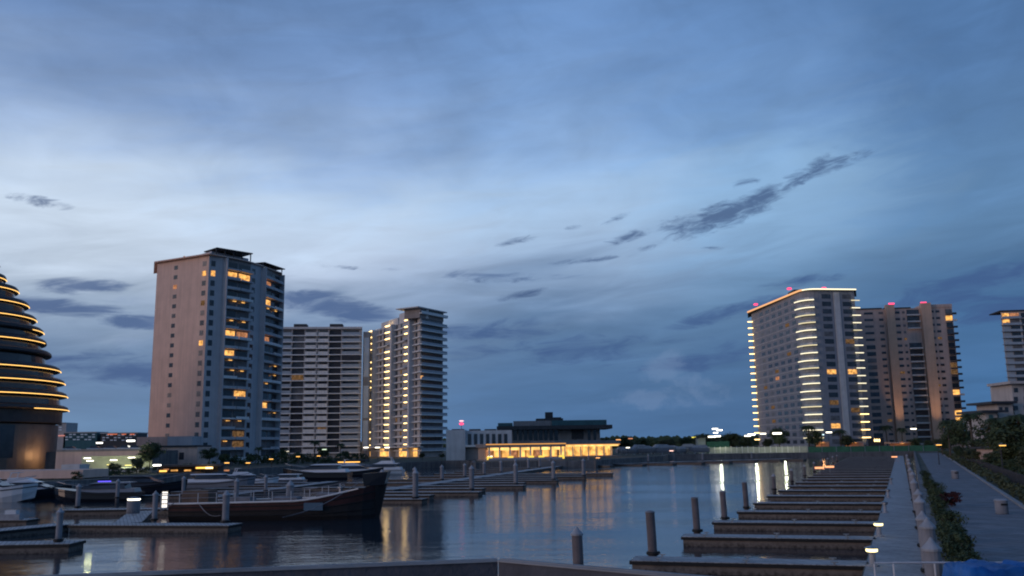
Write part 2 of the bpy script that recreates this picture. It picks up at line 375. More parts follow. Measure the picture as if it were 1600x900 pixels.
# ------------------------------------------------------------------ setting: water and land
def water_mat():
    m = bpy.data.materials.new('harbour_water'); m.use_nodes = True; t = m.node_tree; t.nodes.clear()
    o = t.nodes.new('ShaderNodeOutputMaterial'); p = t.nodes.new('ShaderNodeBsdfPrincipled'); t.links.new(p.outputs[0], o.inputs[0])
    p.inputs['Base Color'].default_value = (.02, .034, .048, 1); p.inputs['Roughness'].default_value = 0.05; p.inputs['IOR'].default_value = 1.62
    p.inputs['Specular IOR Level'].default_value = 1.0
    g = t.nodes.new('ShaderNodeNewGeometry')
    def nz(scale, sx, sy, det):
        mp = t.nodes.new('ShaderNodeMapping'); mp.inputs['Rotation'].default_value = (0, 0, R(-8)); mp.inputs['Scale'].default_value = (sx, sy, 1); t.links.new(g.outputs['Position'], mp.inputs[0])
        n = t.nodes.new('ShaderNodeTexNoise'); t.links.new(mp.outputs[0], n.inputs['Vector']); n.inputs['Scale'].default_value = scale; n.inputs['Detail'].default_value = det
        n.inputs['Roughness'].default_value = .55; return n.outputs['Fac']
    a = nz(2.2, .6, 1.3, 3); b = nz(.22, .6, 1.5, 2); c = nz(.035, .5, 1.6, 2)
    ad = t.nodes.new('ShaderNodeMath'); ad.operation = 'MULTIPLY_ADD'; t.links.new(b, ad.inputs[0]); ad.inputs[1].default_value = 2.2; t.links.new(a, ad.inputs[2])
    # calmer and livelier patches
    mr = t.nodes.new('ShaderNodeMapRange'); t.links.new(c, mr.inputs[0]); mr.inputs[1].default_value = .38; mr.inputs[2].default_value = .62; mr.inputs[3].default_value = .35; mr.inputs[4].default_value = 1.25
    bp = t.nodes.new('ShaderNodeBump'); bp.inputs['Distance'].default_value = .028; t.links.new(mr.outputs[0], bp.inputs['Strength'])
    t.links.new(ad.outputs[0], bp.inputs['Height']); t.links.new(bp.outputs[0], p.inputs['Normal'])
    return m
W = MB().add([(-9000, -9000, 0), (9000, -9000, 0), (9000, 9000, 0), (-9000, 9000, 0)], [[0, 1, 2, 3]]).build('water', water_mat()); tag(W, kind='structure')

U = Vector((0.4005, 0.9163, 0))      # direction of the promenade and of the slips beside it
V = Vector((U.y, -U.x, 0))
def sea(Y): return .8+.437*Y          # x of the sea wall edge at depth Y
GZ = 2.0
def pr(Y): return 6.1+.011*(Y-56)    # right edge of the promenade, measured from the sea wall
shore = [(-9000, 125), (-200, 128), (-77, 133), (-70, 148), (-68, 178), (-66, 208), (-60, 246), (-38, 268), (-24, 300), (-14, 300), (-12, 262), (24, 270), (56, 345), (66, 392),
         (sea(392), 392), (sea(-60), -60), (sea(-60)-10, -9000), (9000, -9000), (9000, 9000), (-9000, 9000)]
def land():
    import bmesh
    bm = bmesh.new(); vs = [bm.verts.new((x, y, GZ)) for x, y in shore]; f = bm.faces.new(vs)
    r = bmesh.ops.extrude_face_region(bm, geom=[f])
    for v in [e for e in r['geom'] if isinstance(e, bmesh.types.BMVert)]: v.co.z = -3
    bmesh.ops.recalc_face_normals(bm, faces=bm.faces[:]); bmesh.ops.triangulate(bm, faces=bm.faces[:])
    me = bpy.data.meshes.new('ground'); bm.to_mesh(me); bm.free(); me.materials.append(m_ground)
    o = bpy.data.objects.new('ground', me); COL.objects.link(o); tag(o, kind='structure')
land()
# quay wall coping along the shore
q = MB()
for a, b in zip(shore[1:14], shore[2:15]):
    fr, ln = frame(a, b); q.fbox(fr, -.4, ln+.4, -.9, .12, -.5, GZ+.12)
tag(q.build('quay', m_quay), kind='structure')
q = MB(); a, b = (sea(392)+.02, 392), (sea(-60)+.02, -60)
fr, ln = frame(b, a)
q.fbox(fr, 0, ln, -.45, .1, -.5, GZ+.15)
tag(q.build('sea_wall', m_quay), kind='structure')
# promenade (paving 4 mm proud) and its right kerb
q = MB(); q.hexa([(sea(-20)+1.4, -20), (sea(-20)+pr(-20), -20), (sea(330)+pr(330), 330), (sea(330)+1.4, 330)], GZ-.1, GZ+.02)
tag(q.build('promenade', m_pave), kind='structure')
q = MB(); q.hexa([(sea(-20)+pr(-20)+.02, -20), (sea(-20)+pr(-20)+.35, -20), (sea(330)+pr(330)+.35, 330), (sea(330)+pr(330)+.02, 330)], GZ-.1, GZ+.16)
tag(q.build('promenade_kerb', m_conc), kind='structure')
# far wharf apron across the head of the basin
q = MB(); q.hexa([(64, 396), (sea(396)-2, 396), (sea(412)-2, 412), (64, 412)], GZ-.1, GZ+.03)
tag(q.build('wharf_apron', m_quay), kind='structure')

# ------------------------------------------------------------------ towers
def prism(root, name, pts, z0, z1, material):
    return MB().hexa(pts, z0, z1).build(name, material, root)
def inset_poly(front, depth):
    # front: polyline left->right seen from camera; close it behind by depth
    back = [(p[0]*(1+depth/math.hypot(*p)), p[1]*(1+depth/math.hypot(*p))) for p in front]
    return list(front)+back[::-1]

# --- Tower A: beige tower with blank side wall and curved balcony front
def tower_beige():
    c = at_y(327, 399, 300); zt = c.z
    l = at_y(246, 413, 312); r = at_y(437, 430, 336)
    P = [(l.x, l.y), (c.x, c.y)]
    # curved front from corner to right end
    n = 6; mid = Vector(((c.x+r.x)/2+5.2, (c.y+r.y)/2-7.5))
    for i in range(1, n+1):
        t = i/n; a = Vector((c.x, c.y)); b = Vector((r.x, r.y))
        p = a*(1-t)**2+mid*2*t*(1-t)+b*t*t; P.append((p.x, p.y))
    root = thing('apartment_tower', (c.x, c.y+10, GZ), 'tall beige apartment tower with a blank side wall and curved balconies', 'tower')
    body = inset_poly(P, 20)
    prism(root, 'wall', body, GZ, zt, m_beige)
    nf = 20; h = (zt-GZ-2)/nf
    fr, ln = frame(P[0], P[1])
    wn = Pool(root, 'window')
    lit = {('a', 17): 1}
    for k in range(1, nf-0):
        z = GZ+1.2+h*k
        mb = MB().fbox(fr, ln*.34, ln*.41, -.1, .05, z+.9, z+2.3)
        wn.add(mb, g_roomd if k == 17 else m_glass, 0 if k == 17 else 1)
        mb = MB().fbox(fr, ln*.885, ln*.955, -.1, .05, z+.7, z+2.4)
        wn.add(mb, g_room if k in (18, 11) else m_glass, 0 if k in (18, 11) else 1)
    # front: blue-grey pier panels and balcony bays
    segs = [frame(P[i], P[i+1]) for i in range(1, len(P)-1)]
    kinds = ['pier', 'bal', 'bal', 'pier', 'bal', 'bal']
    rail = Pool(root, 'balcony')
    litb = {(18, 1): 1, (18, 2): 1, (16, 4): .8, (12, 1): 1, (12, 2): .5, (10, 1): 1, (6, 2): 1, (5, 4): 1, (12, 4): .4, (18, 4): .6}
    for si, (f2, l2) in enumerate(segs):
        prism_m = MB().fbox(f2, 0, l2, .02, .12, GZ, zt-.05)
        prism_m.build('facade_panel', m_bluewhite if kinds[si] == 'pier' else m_stone, root)
        for k in (1, 3, 4, 7, 8, 9, 13, 15):
            if kinds[si] == 'bal' and wr.random() < .5:
                z = GZ+1.2+h*k; u_ = l2*wr.uniform(.2, .7); MB().fbox(f2, u_, u_+1.3, 1.0, 1.4, z+h-.62, z+h-.42).build('balcony_lamp', g_roomy, root)
        for k in range(0, nf):
            z = GZ+1.2+h*k
            if kinds[si] == 'pier':
                mb = MB().fbox(f2, l2*.15, l2*.42, .05, .18, z+.6, z+2.5);                 on = (si == 0 and k == 18)
                wn.add(mb, g_room if on else m_glass, 0 if on else 1)
                continue
            # glazing behind, slab, rail
            key = (k, si)
            gm = m_glass
            if key in litb: gm = g_room if litb[key] > .7 else g_roomd
            mb = MB().fbox(f2, .5, l2-.4 if key in litb else l2-.3, .05, .2, z+.35, z+h-.5)
            wn.add(mb, gm, 0 if key in litb else .5)
            b = MB().fbox(f2, -.05, l2+.05, .1, 2.0, z, z+.24); b.fbox(f2, 0, l2, 1.9, 2.02, z+.24, z+.95 if (k+si) % 5 else z+.5)
            rail.add(b, m_slabw if (k % 4 == 0) else m_bluewhite)
    wn.flush(); rail.flush()
    # dividing walls
    for si in (1, 3, 4):
        f2, l2 = segs[si]
        if kinds[si] == 'bal':
            MB().fbox(f2, -.15, .2, .1, 2.1, GZ, zt-.3).build('fin_wall', m_bluewhite, root)
    f2, l2 = segs[5]; MB().fbox(f2, l2-.3, l2, .1, 2.1, GZ, zt-.3).build('fin_wall', m_bluewhite, root)
    # roof slab with overhang and rooftop pergolas
    over = [(p[0]*.9955, p[1]*.9955) for p in P]; over[0] = (over[0][0]-1.2, over[0][1]); over[-1] = (over[-1][0]+1.0, over[-1][1])
    over[1] = (over[1][0]+.3, over[1][1]-.8)
    prism(root, 'roof', inset_poly(over, 22), zt, zt+.4, m_beige)
    pb = inset_poly([(P[0][0]+9, P[0][1]+4), (P[1][0]-1, P[1][1]+5), (P[4][0]-2, P[4][1]+4)], 10)
    prism(root, 'rooftop_room', pb, zt+.45, zt+2.6, m_bluewhite)
    a = Vector((P[1][0]+1.0, P[1][1]+3)); b = Vector((P[4][0]+.5, P[4][1]-1)); fr3, l3 = frame(a, b)
    pg = MB().fbox(fr3, 0, l3, -8, 1.0, zt+3.0, zt+3.35)
    pg.build('pergola', m_dark2, root)
    for i in range(5): MB().fbox(fr3, l3*i/4.2, l3*i/4.2+.3, .2, .5, zt+.45, zt+3.0).build('pergola_post', m_dark2, root)
    a = Vector((P[5][0]-.5, P[5][1]+1)); b = Vector((P[7][0]+1, P[7][1]-1)); fr3, l3 = frame(a, b)
    MB().fbox(fr3, 0, l3, -8, 1.5, zt+1.6, zt+1.9).build('pergola', m_dark2, root)
    for i in range(4): MB().fbox(fr3, l3*i/3.3, l3*i/3.3+.3, .6, .9, zt+.45, zt+1.6).build('pergola_post', m_dark2, root)
    MB().box(l.x+10, l.y-2.4, zt+.45, l.x+10.5, l.y-2.0, zt+2.0).build('roof_lamp', g_roomd, root)
tower_beige()

# --- Tower B: long white slab with dark recessed columns
def tower_slab():
    a = at_y(437, 513, 470); b = at_y(566, 513, 474); zt = (a.z+b.z)/2
    root = thing('apartment_slab', (a.x+20, a.y+8, GZ), 'wide flat-topped apartment block with dark vertical recesses right of the beige tower', 'tower')
    P0 = (a.x-14, a.y-1.0); P1 = (b.x, b.y); fr, ln = frame(P0, P1)
    prism(root, 'wall', inset_poly([P0, P1], 16), GZ, zt, m_grey)
    nf = 19; h = (zt-GZ-3)/nf; u0 = 14.0; S = (ln-u0)/129.0   # metres per photo pixel
    pw, pb, ps = Pool(root, 'window'), Pool(root, 'balcony'), Pool(root, 'floor_slab')
    bays = [(-20, 20, 'b'), (21, 40, 'd'), (41, 58, 'b'), (61, 77, 'b'), (78, 97, 'd'), (98, 126, 'b')]
    for k in range(nf):
        z = GZ+2.4+h*k
        ps.add(MB().fbox(fr, 0, ln, .02, 1.6, z-.24, z+.24), m_slabw)
        for bi, (x0, x1, t) in enumerate(bays):
            ua, ub = max(.3, u0+x0*S), u0+x1*S
            if t == 'd':
                pw.add(MB().fbox(fr, ua, ub, .02, .10, z+.2, z+h-.3), m_dark if bi == 4 else m_glass, 1)
            else:
                pw.add(MB().fbox(fr, ua+.6, ub-.6, .02, .12, z+.3, z+h-.5), m_glass, .5)
                rl = MB().fbox(fr, ua, ub, 1.35, 1.5, z+.14, z+(1.95 if k < 6 else 1.7))
                if not (bi == 5 and k == 14): pb.add(rl, m_glassrail if bi in (0, 5) else m_slabp)
    pw.flush(); pb.flush(); ps.flush()
    for x in (20.2, 40.2, 59, 77.3, 97.3): MB().fbox(fr, u0+x*S-.25, u0+x*S+.25, .02, 1.2, GZ, zt-.4).build('pier', m_grey, root)
    MB().fbox(fr, 0, ln, -.3, 1.7, zt-.5, zt+.6).build('roof_parapet', m_greyl, root)
    for x0, x1 in ((22, 42), (78, 98)): MB().fbox(fr, u0+x0*S, u0+x1*S, -6, .5, zt+.6, zt+2.3).build('lift_room', m_dark2, root)
    # open storey and pale glazed stair strip on the right end
    MB().fbox(fr, u0+98*S, u0+127*S, .5, 1.62, GZ+2.4+h*14.1, GZ+2.4+h*14.95).build('open_storey', m_dark, root)
    f3 = ((P1[0], P1[1]+3), fr[1], fr[2])
    MB().fbox(f3, .1, 4.0, -8, 0, GZ, zt-1.5).build('stair_wall', m_grey, root)
    for i, (z0, z1, g_) in enumerate(((.62, .93, m_glassp), (.30, .55, m_glassp), (.05, .28, m_glassp))):
        MB().fbox(f3, .6, 3.2, -.1, .1, GZ+(zt-GZ)*z0, GZ+(zt-GZ)*z1).build('stair_glazing', g_, root)
tower_slab()

# --- Tower C: white tower with stepped roofline, three lit lamp columns, wrap-round slabs
def tower_stepped():
    c = at_y(657, 487, 430); l = at_y(574, 518, 492); r = at_y(692, 492, 446)
    root = thing('apartment_tower', (c.x, c.y+10, GZ), 'pale apartment tower with a stepped roof and three columns of warm lamps', 'tower')
    PL, PC, PR = (l.x, l.y), (c.x, c.y), (r.x, r.y)
    fr, ln = frame(PL, PC); fr2, ln2 = frame(PC, PR)
    zt = c.z; body = inset_poly([PL, PC, PR], 20)
    prism(root, 'wall', body, GZ, zt-3, m_grey)
    nf = 20; h = (zt-GZ-2)/nf
    # roof steps
    MB().fbox(fr, 0, ln*.28, -16, .3, zt-3, zt-2.0).build('roof_parapet', m_greyl, root)
    MB().fbox(fr, ln*.30, ln*.62, -14, .3, zt-3, zt+.6).build('roof_parapet', m_greyl, root)
    MB().fbox(fr, ln*.64, ln*.98, -5, .3, zt-3, zt+2.2).build('roof_parapet', m_greyl, root)
    top = MB().fbox(fr2, -4, ln2+1.5, -12, 1.6, zt+1.6, zt+2.1); top.build('roof', m_greyl, root)
    MB().fbox(fr2, -1, ln2, -9, .4, zt-3, zt+1.6).build('penthouse', m_stone, root)
    MB().fbox(fr2, -1.6, ln2+1.8, .41, 1.9, zt-1.1, zt-.7).fbox(fr2, -1.6, ln2+1.8, 1.8, 1.9, zt-.7, zt+.2).build('penthouse_terrace', m_slabw, root)
    MB().fbox(fr2, .2, ln2-1, .402, .5, zt-.6, zt+1.3).build('penthouse_glazing', m_glass, root)
    # wall bays of long facade: lamp recess columns
    cols = [(u_on(fr, x_, 600)+1.0)/ln for x_ in (584, 612, 640)]; pw, pl, pb, psl = Pool(root, 'window'), Pool(root, 'balcony_lamp'), Pool(root, 'balcony'), Pool(root, 'floor_slab')
    for cu in cols:
        MB().fbox(fr, ln*cu+2.6, ln*cu+4.6, .02, 2.8, GZ, zt-2.6).build('pier', m_greyl, root)
    out = {(0, 3): 1, (0, 8): 1, (0, 14): 1, (1, 15): 1, (2, 5): 1, (2, 11): 1, (2, 15): 1}
    for k in range(nf-1):
        z = GZ+3+h*k
        psl.add(MB().fbox(fr, 0, ln+1.5, .02, 1.2, z-.2, z+.2).fbox(fr2, -1.4, ln2+1.4+(.9 if k % 3 == 0 else 0), .02, 1.8, z-.24, z+.24), m_slabw)
        for ci, cu in enumerate(cols):
            uc = ln*cu
            pb.add(MB().fbox(fr, uc-4.2, uc+2.6, 1.2, 2.4, z-.12, z+.12).fbox(fr, uc-4.2, uc+2.6, 2.3, 2.42, z+.12, z+1.1), m_glassrail)
            pw.add(MB().fbox(fr, uc-4, uc+2.4, .02, .12, z+.2, z+h-.5), m_glass, 1)
            if (ci, k) not in out:
                pl.add(MB().fbox(fr, uc-2.4-(2-ci)*2.4, uc+1.4, 1.75, 2.5, z+h-.50, z+h-.14), g_warm)
        for ui, uu in enumerate((.27, .34, .58, .66, .92)):
            pw.add(MB().fbox(fr, ln*uu, ln*uu+2.2, .02, .1, z+.8, z+h-.6), m_glass, 2)
        lit = (k == 10)
        pw.add(MB().fbox(fr2, 1, ln2*.95, .02, .12, z+.25, z+h-.4), m_glass, .6)
        pb.add(MB().fbox(fr2, -1.2, ln2+1.2, 1.68, 1.8, z+.24, z+1.25), m_glassrail)
        if lit: pw.add(MB().fbox(fr2, .2, 2.0, .1, .25, z+.5, z+1.7), g_room, 0)
    pw.flush(); pl.flush(); pb.flush(); psl.flush()
    # lit lobby openings at the foot
    for u0_, u1_ in ((.03, .16), (.30, .46), (.66, .96)):
        MB().fbox(fr, ln*u0_, ln*u1_, .1, .3, GZ+.3, GZ+4.2).build('lobby_opening', g_roomy, root)
    MB().fbox(fr, -2, ln+4, .1, 5, GZ+4.6, GZ+5.0).build('canopy', m_slabp, root)
tower_stepped()

# --- Tower D: grey tower outlined with light strips
def tower_lit():
    c = at_y(1256, 453, 428); l = at_y(1174, 495, 505); r = at_y(1334, 450, 432); zt = c.z
    root = thing('apartment_tower', (c.x, c.y+10, GZ), 'grey tower outlined by a glowing roof edge and stacked light strips at its corners', 'tower')
    PL, PR = Vector((l.x, l.y)), Vector((r.x, r.y)); PC = Vector((c.x, c.y))
    dl = (PC-PL).normalized(); dr = (PR-PC).normalized()
    # rounded near corner
    a = PC-dl*9; b = PC+dr*7; arc = []
    for i in range(7):
        t = i/6; p = a*(1-t)**2+PC*2*t*(1-t)+b*t*t; arc.append((p.x, p.y))
    P = [(PL.x, PL.y)]+arc+[(PR.x, PR.y)]
    prism(root, 'wall', inset_poly(P, 20), GZ, zt, m_greyd)
    nf = 20; h = (zt-GZ-4)/nf
    frl, lnl = frame(PL, a); frr, lnr = frame(b, PR)
    pw, ps, pb = Pool(root, 'window'), Pool(root, 'light_strip'), Pool(root, 'balcony')
    def ribbon(pts, w0, w1, z0, z1):
        mb = MB()
        outp = []
        n = len(pts); P2 = [Vector(p) for p in pts]
        nn = []
        for i in range(n):
            d = (P2[min(i+1, n-1)]-P2[max(i-1, 0)]).normalized(); nn.append(Vector((d.y, -d.x)))
        inner = [(p+q_*w0)[:] for p, q_ in zip(P2, nn)]; outer = [(p+q_*w1)[:] for p, q_ in zip(P2, nn)]
        vs = []
        for (x, y) in outer: vs += [(x, y, z0), (x, y, z1)]
        m_ = len(vs)
        for (x, y) in inner: vs += [(x, y, z0), (x, y, z1)]
        fs = []
        for i in range(n-1):
            fs += [[2*i, 2*i+2, 2*i+3, 2*i+1], [m_+2*i, m_+2*i+1, m_+2*i+3, m_+2*i+2], [2*i+1, 2*i+3, m_+2*i+3, m_+2*i+1], [2*i, m_+2*i, m_+2*i+2, 2*i+2]]
        fs += [[0, 1, m_+1, m_], [2*n-2, m_+2*n-2, m_+2*n-1, 2*n-1]]
        return mb.add(vs, fs)
    for k in range(nf):
        z = GZ+3+h*k
        # left facade: six window columns
        for j in range(6):
            u = lnl*(.20+.135*j)
            lit = (k == 9 and j == 2)
            pw.add(MB().fbox(frl, u, u+lnl*.075, .02, .08, z+.8, z+2.5), g_roomd if lit else m_glass, 0 if lit else 3)
        # right facade: two columns
        for j, (x0, x1) in enumerate(((.10, .34), (.66, .90))):
            lit = (k == 9) or (k == 2 and j == 0)
            pw.add(MB().fbox(frr, lnr*x0, lnr*x1, .02, .1, z+.5, z+2.7), g_room if lit else m_glass, 0 if lit else .5)
        # corner balconies
        pb.add(ribbon(arc[1:6], .02, 1.6, z-.15, z+.15), m_greyd)
        pb.add(ribbon(arc[1:6], 1.48, 1.6, z+.15, z+1.0), m_glassrail)
        if k < 19: ps.add(ribbon(arc[0:6] if k % 4 != 3 else arc[1:6], 1.62, 1.84, z+h-.46, z+h-.05), g_cool)
        # right-end and left-end balconies with strips
        if k < 19:
            fe = ((PR.x, PR.y), frr[1], frr[2])
            pb.add(MB().fbox(fe, -3.0, 1.4, .02, 1.4, z-.12, z+.12), m_greyd)
            ps.add(MB().fbox(fe, -2.6, 1.7, 1.2, 1.5, z+h-.55, z+h-.2), g_cool if k > 3 else g_warm)
            fe = ((PL.x, PL.y), frl[1], frl[2])
            dlx = Vector((1, -.15)).normalized()
            q0 = (PL.x-2.6, PL.y-1.0)
            f5, l5 = frame(q0, (q0[0]+5.4, q0[1]-.6))
            pb.add(MB().fbox(f5, 0, 4.8, -2.2, 0, z-.12, z+.12), m_greyd)
            ps.add(MB().fbox(f5, 0, 5.0, .0, .3, z+h-.60, z+h-.22), g_warm)
        if k % 1 == 0:
            MBs = MB().fbox(frl, 0, lnl, .02, .16, z-.12, z+.12)
            MBs.build('floor_band', m_greyl, root)
    pw.flush(); ps.flush(); pb.flush()
    MB().fbox(frr, lnr*.42, lnr*.58, .02, .3, GZ, zt-1).build('pier', m_greyl, root)
    # roof with glowing edge
    over = [(p[0]*.996, p[1]*.996) for p in P]; over[0] = (over[0][0]-2.0, over[0][1]); over[-1] = (over[-1][0]+1.0, over[-1][1])
    prism(root, 'roof', inset_poly(over, 22), zt, zt+.5, m_dark2)
    ribbon([over[0]]+over[1:4], .02, .25, zt-.1, zt+.75).build('roof_light_strip', g_orange, root)
    ribbon(over[3:], .02, .25, zt-.02, zt+.52).build('roof_light_strip', g_cool, root)
    cc = PC+Vector((2, 12))
    MB().box(cc.x-3, cc.y, zt+.5, cc.x+14, cc.y+10, zt+2.3).build('lift_room', m_dark2, root)
    cc2 = PL+Vector((4, -2)); MB().box(cc2.x, cc2.y-20, zt+.5, cc2.x+8, cc2.y-2, zt+2.6).build('lift_room', m_dark2, root)
    for (px, py, Y) in ((1233, 448, 440), (1287, 447, 440), (1181, 479, 490)):
        p = at_y(px, py, Y); MB().lathe((p.x, p.y, zt+2.3), [(.9, 0), (1.3, .4), (.9, .9)], 10).build('beacon', g_red, root)
tower_lit()

# --- Tower E: pinkish tower with tan uplit pilasters
def tower_pilaster():
    a = at_y(1339, 486, 472); b = at_y(1487, 478, 466); zt = (a.z+b.z)/2
    root = thing('apartment_tower', (a.x+22, a.y+8, GZ), 'pinkish apartment tower with two tan floodlit pilasters and red roof beacons', 'tower')
    P0 = (a.x-4, a.y); P1 = (b.x, b.y); fr, ln = frame(P0, P1)
    prism(root, 'wall', inset_poly([P0, P1], 16), GZ, zt, m_pink)
    nf = 20; h = (zt-GZ-3)/nf; o = 4.0; S = (ln-o)/148.0
    pw, pb = Pool(root, 'window'), Pool(root, 'balcony')
    for k in range(nf):
        z = GZ+2.6+h*k
        for (x0, x1, t) in ((10, 24, 'w'), (33, 40, 'w'), (56, 66, 'w'), (70, 74, 'w'), (76, 97, 'b'), (114, 119, 'w'), (122, 128, 'w'), (137, 148, 'e')):
            ua, ub = o+x0*S, o+x1*S
            if t == 'w':
                big = x0 == 10 and k < 15
                pw.add(MB().fbox(fr, ua, ub, .02, .1, z+(.3 if big else 1.2), z+2.4), m_glass, 1 if big else 3)
            elif t == 'b':
                if k < 15 or k > 16:
                    pw.add(MB().fbox(fr, ua+.3, ub-.3, .02, .12, z+.2, z+h-.4), m_glass, .6)
                    pb.add(MB().fbox(fr, ua, ub, .1, 1.5, z-.12, z+.12).fbox(fr, ua, ub, 1.4, 1.5, z+.12, z+.6), m_greyl)
            else:
                lit = k in (18, 7, 4, 3)
                pw.add(MB().fbox(fr, ua, ub-.4, .02, .2, z+.4, z+h-.7), g_roomy if lit else m_glass, 0 if lit else .6)
                pb.add(MB().fbox(fr, ua, ub+1.6, .1, 1.3, z-.1, z+.1).fbox(fr, ua+3.0, ub+1.6, 1.2, 1.3, z+.1, z+.9), m_dark if not lit else m_greyl)  # balconies at lit windows coloured paler: room light put into the colour
    pw.flush(); pb.flush()
    for x0, x1, e in ((43, 56, 2.2), (98, 113, 2.2)):
        MB().fbox(fr, o+x0*S, o+x1*S, .02, 3.0, GZ, zt+(1.8 if x0 == 43 else 2.2)).build('pilaster', m_tan, root)
    MB().fbox(fr, 0, ln*.32, -10, .3, zt, zt+.7).build('roof_parapet', m_dark2, root)
    MB().fbox(fr, ln*.70, ln, -10, .4, zt, zt+1.6).build('roof_parapet', m_pink, root)
    MB().fbox(fr, ln*.34, ln*.60, -10, .3, zt, zt+.6).build('roof_parapet', m_dark2, root)
    for x in (49, 99):
        MB().fbox(fr, o+x*S, o+(x+9)*S, 1.0, 1.6, zt+2.2, zt+2.9).build('beacon', g_red, root)
    # floodlights at the foot of each pilaster
    for x0, x1 in ((43, 56), (98, 113)):
        u = o+(x0+x1)/2*S
        P = (fr[0][0]+fr[1][0]*u+fr[2][0]*11, fr[0][1]+fr[1][1]*u+fr[2][1]*11)
        ld = bpy.data.lights.new('pilaster_floodlight', 'SPOT'); ld.energy = 19000; ld.spot_size = R(34); ld.spot_blend = 1.0; ld.color = (1.0, .60, .34); ld.shadow_soft_size = .6
        lo = bpy.data.objects.new('pilaster_floodlight', ld); COL.objects.link(lo); lo.parent = root
        lo.location = Vector((P[0], P[1], GZ+1.0))-root.location
        tgt = Vector((fr[0][0]+fr[1][0]*u, fr[0][1]+fr[1][1]*u, GZ+44)); dv = (Vector((P[0], P[1], GZ+1.0))-tgt)
        lo.rotation_euler = dv.to_track_quat('Z', 'Y').to_euler()
tower_pilaster()

# --- Tower F at the right edge with the white stepped block below it
def tower_edge():
    a = at_y(1563, 487, 400); zt = a.z
    root = thing('apartment_tower', (a.x+14, a.y+8, GZ), 'glassy balconied tower cut off by the right edge of the photo', 'tower')
    P0 = (a.x, a.y); P1 = (a.x+30, a.y-4); fr, ln = frame(P0, P1)
    prism(root, 'wall', inset_poly([P0, P1], 16), GZ, zt, m_grey)
    nf = 20; h = (zt-GZ-3)/nf; pw, pb = Pool(root, 'window'), Pool(root, 'balcony')
    for k in range(nf):
        z = GZ+2.6+h*k
        for (u0, u1, m_) in ((.5, 3.4, m_glassrail), (3.8, 7.6, m_glass), (8.4, 11.5, m_glass)):
            lit = k in (18, 19) and u0 < 4
            if k == 18 and u0 == 3.8: lit = False
            pw.add(MB().fbox(fr, u0, u1, .02, .12, z+.3, z+h-.4), g_roomd if lit and u0 > 1 else (g_room if lit else m_), 0 if lit else 1)
        pb.add(MB().fbox(fr, -.6, 8.0, .1, 1.5, z-.12, z+.12).fbox(fr, 0, 8.0, 1.42, 1.5, z+.12, z+.95), m_glassrail)
        pb.add(MB().fbox(fr, 8.4, 16, .1, 1.2, z-.12, z+.12), m_greyl)
    pw.flush(); pb.flush()
    MB().fbox(fr, -.4, ln, -12, .8, zt, zt+.5).build('roof', m_dark2, root)
    # stepped white villa block in front
    root = thing('villa_block', (150, 262, GZ), 'stepped white villa block with flat dark roof overhangs at the right edge', 'house')
    y = 262
    def bl(x0, py0, x1, py1, Y, m_, d=12, name='wall'):
        p = at_y(x0, py0, Y); q_ = at_y(x1, py1, Y)
        MB().box(p.x, Y, max(GZ, q_.z) if py1 < 700 else GZ, q_.x, Y+d, p.z).build(name, m_, root)
    bl(1580, 598, 1690, 760, 264, m_grey, name='wall')
    bl(1558, 630, 1596, 760, 262, m_grey)
    bl(1540, 644, 1570, 760, 258, m_grey)
    bl(1578, 595.5, 1690, 598, 262, m_grey, 13, 'roof')
    bl(1550, 627, 1590, 630, 260, m_dark, 15, 'roof')
    bl(1534, 641, 1572, 644, 256, m_dark, 15, 'roof')
    for i in range(3):
        for j in range(3):
            bl(1584+16*i, 606+14*j, 1591+16*i, 613+14*j, 263.9, m_glass, .3, 'window')
    for i in range(2): bl(1561+9*i, 636, 1567+9*i, 644, 261.9, m_glass, .3, 'window')
    bl(1545, 648, 1552, 656, 257.8, m_teal, .3, 'window')
tower_edge()

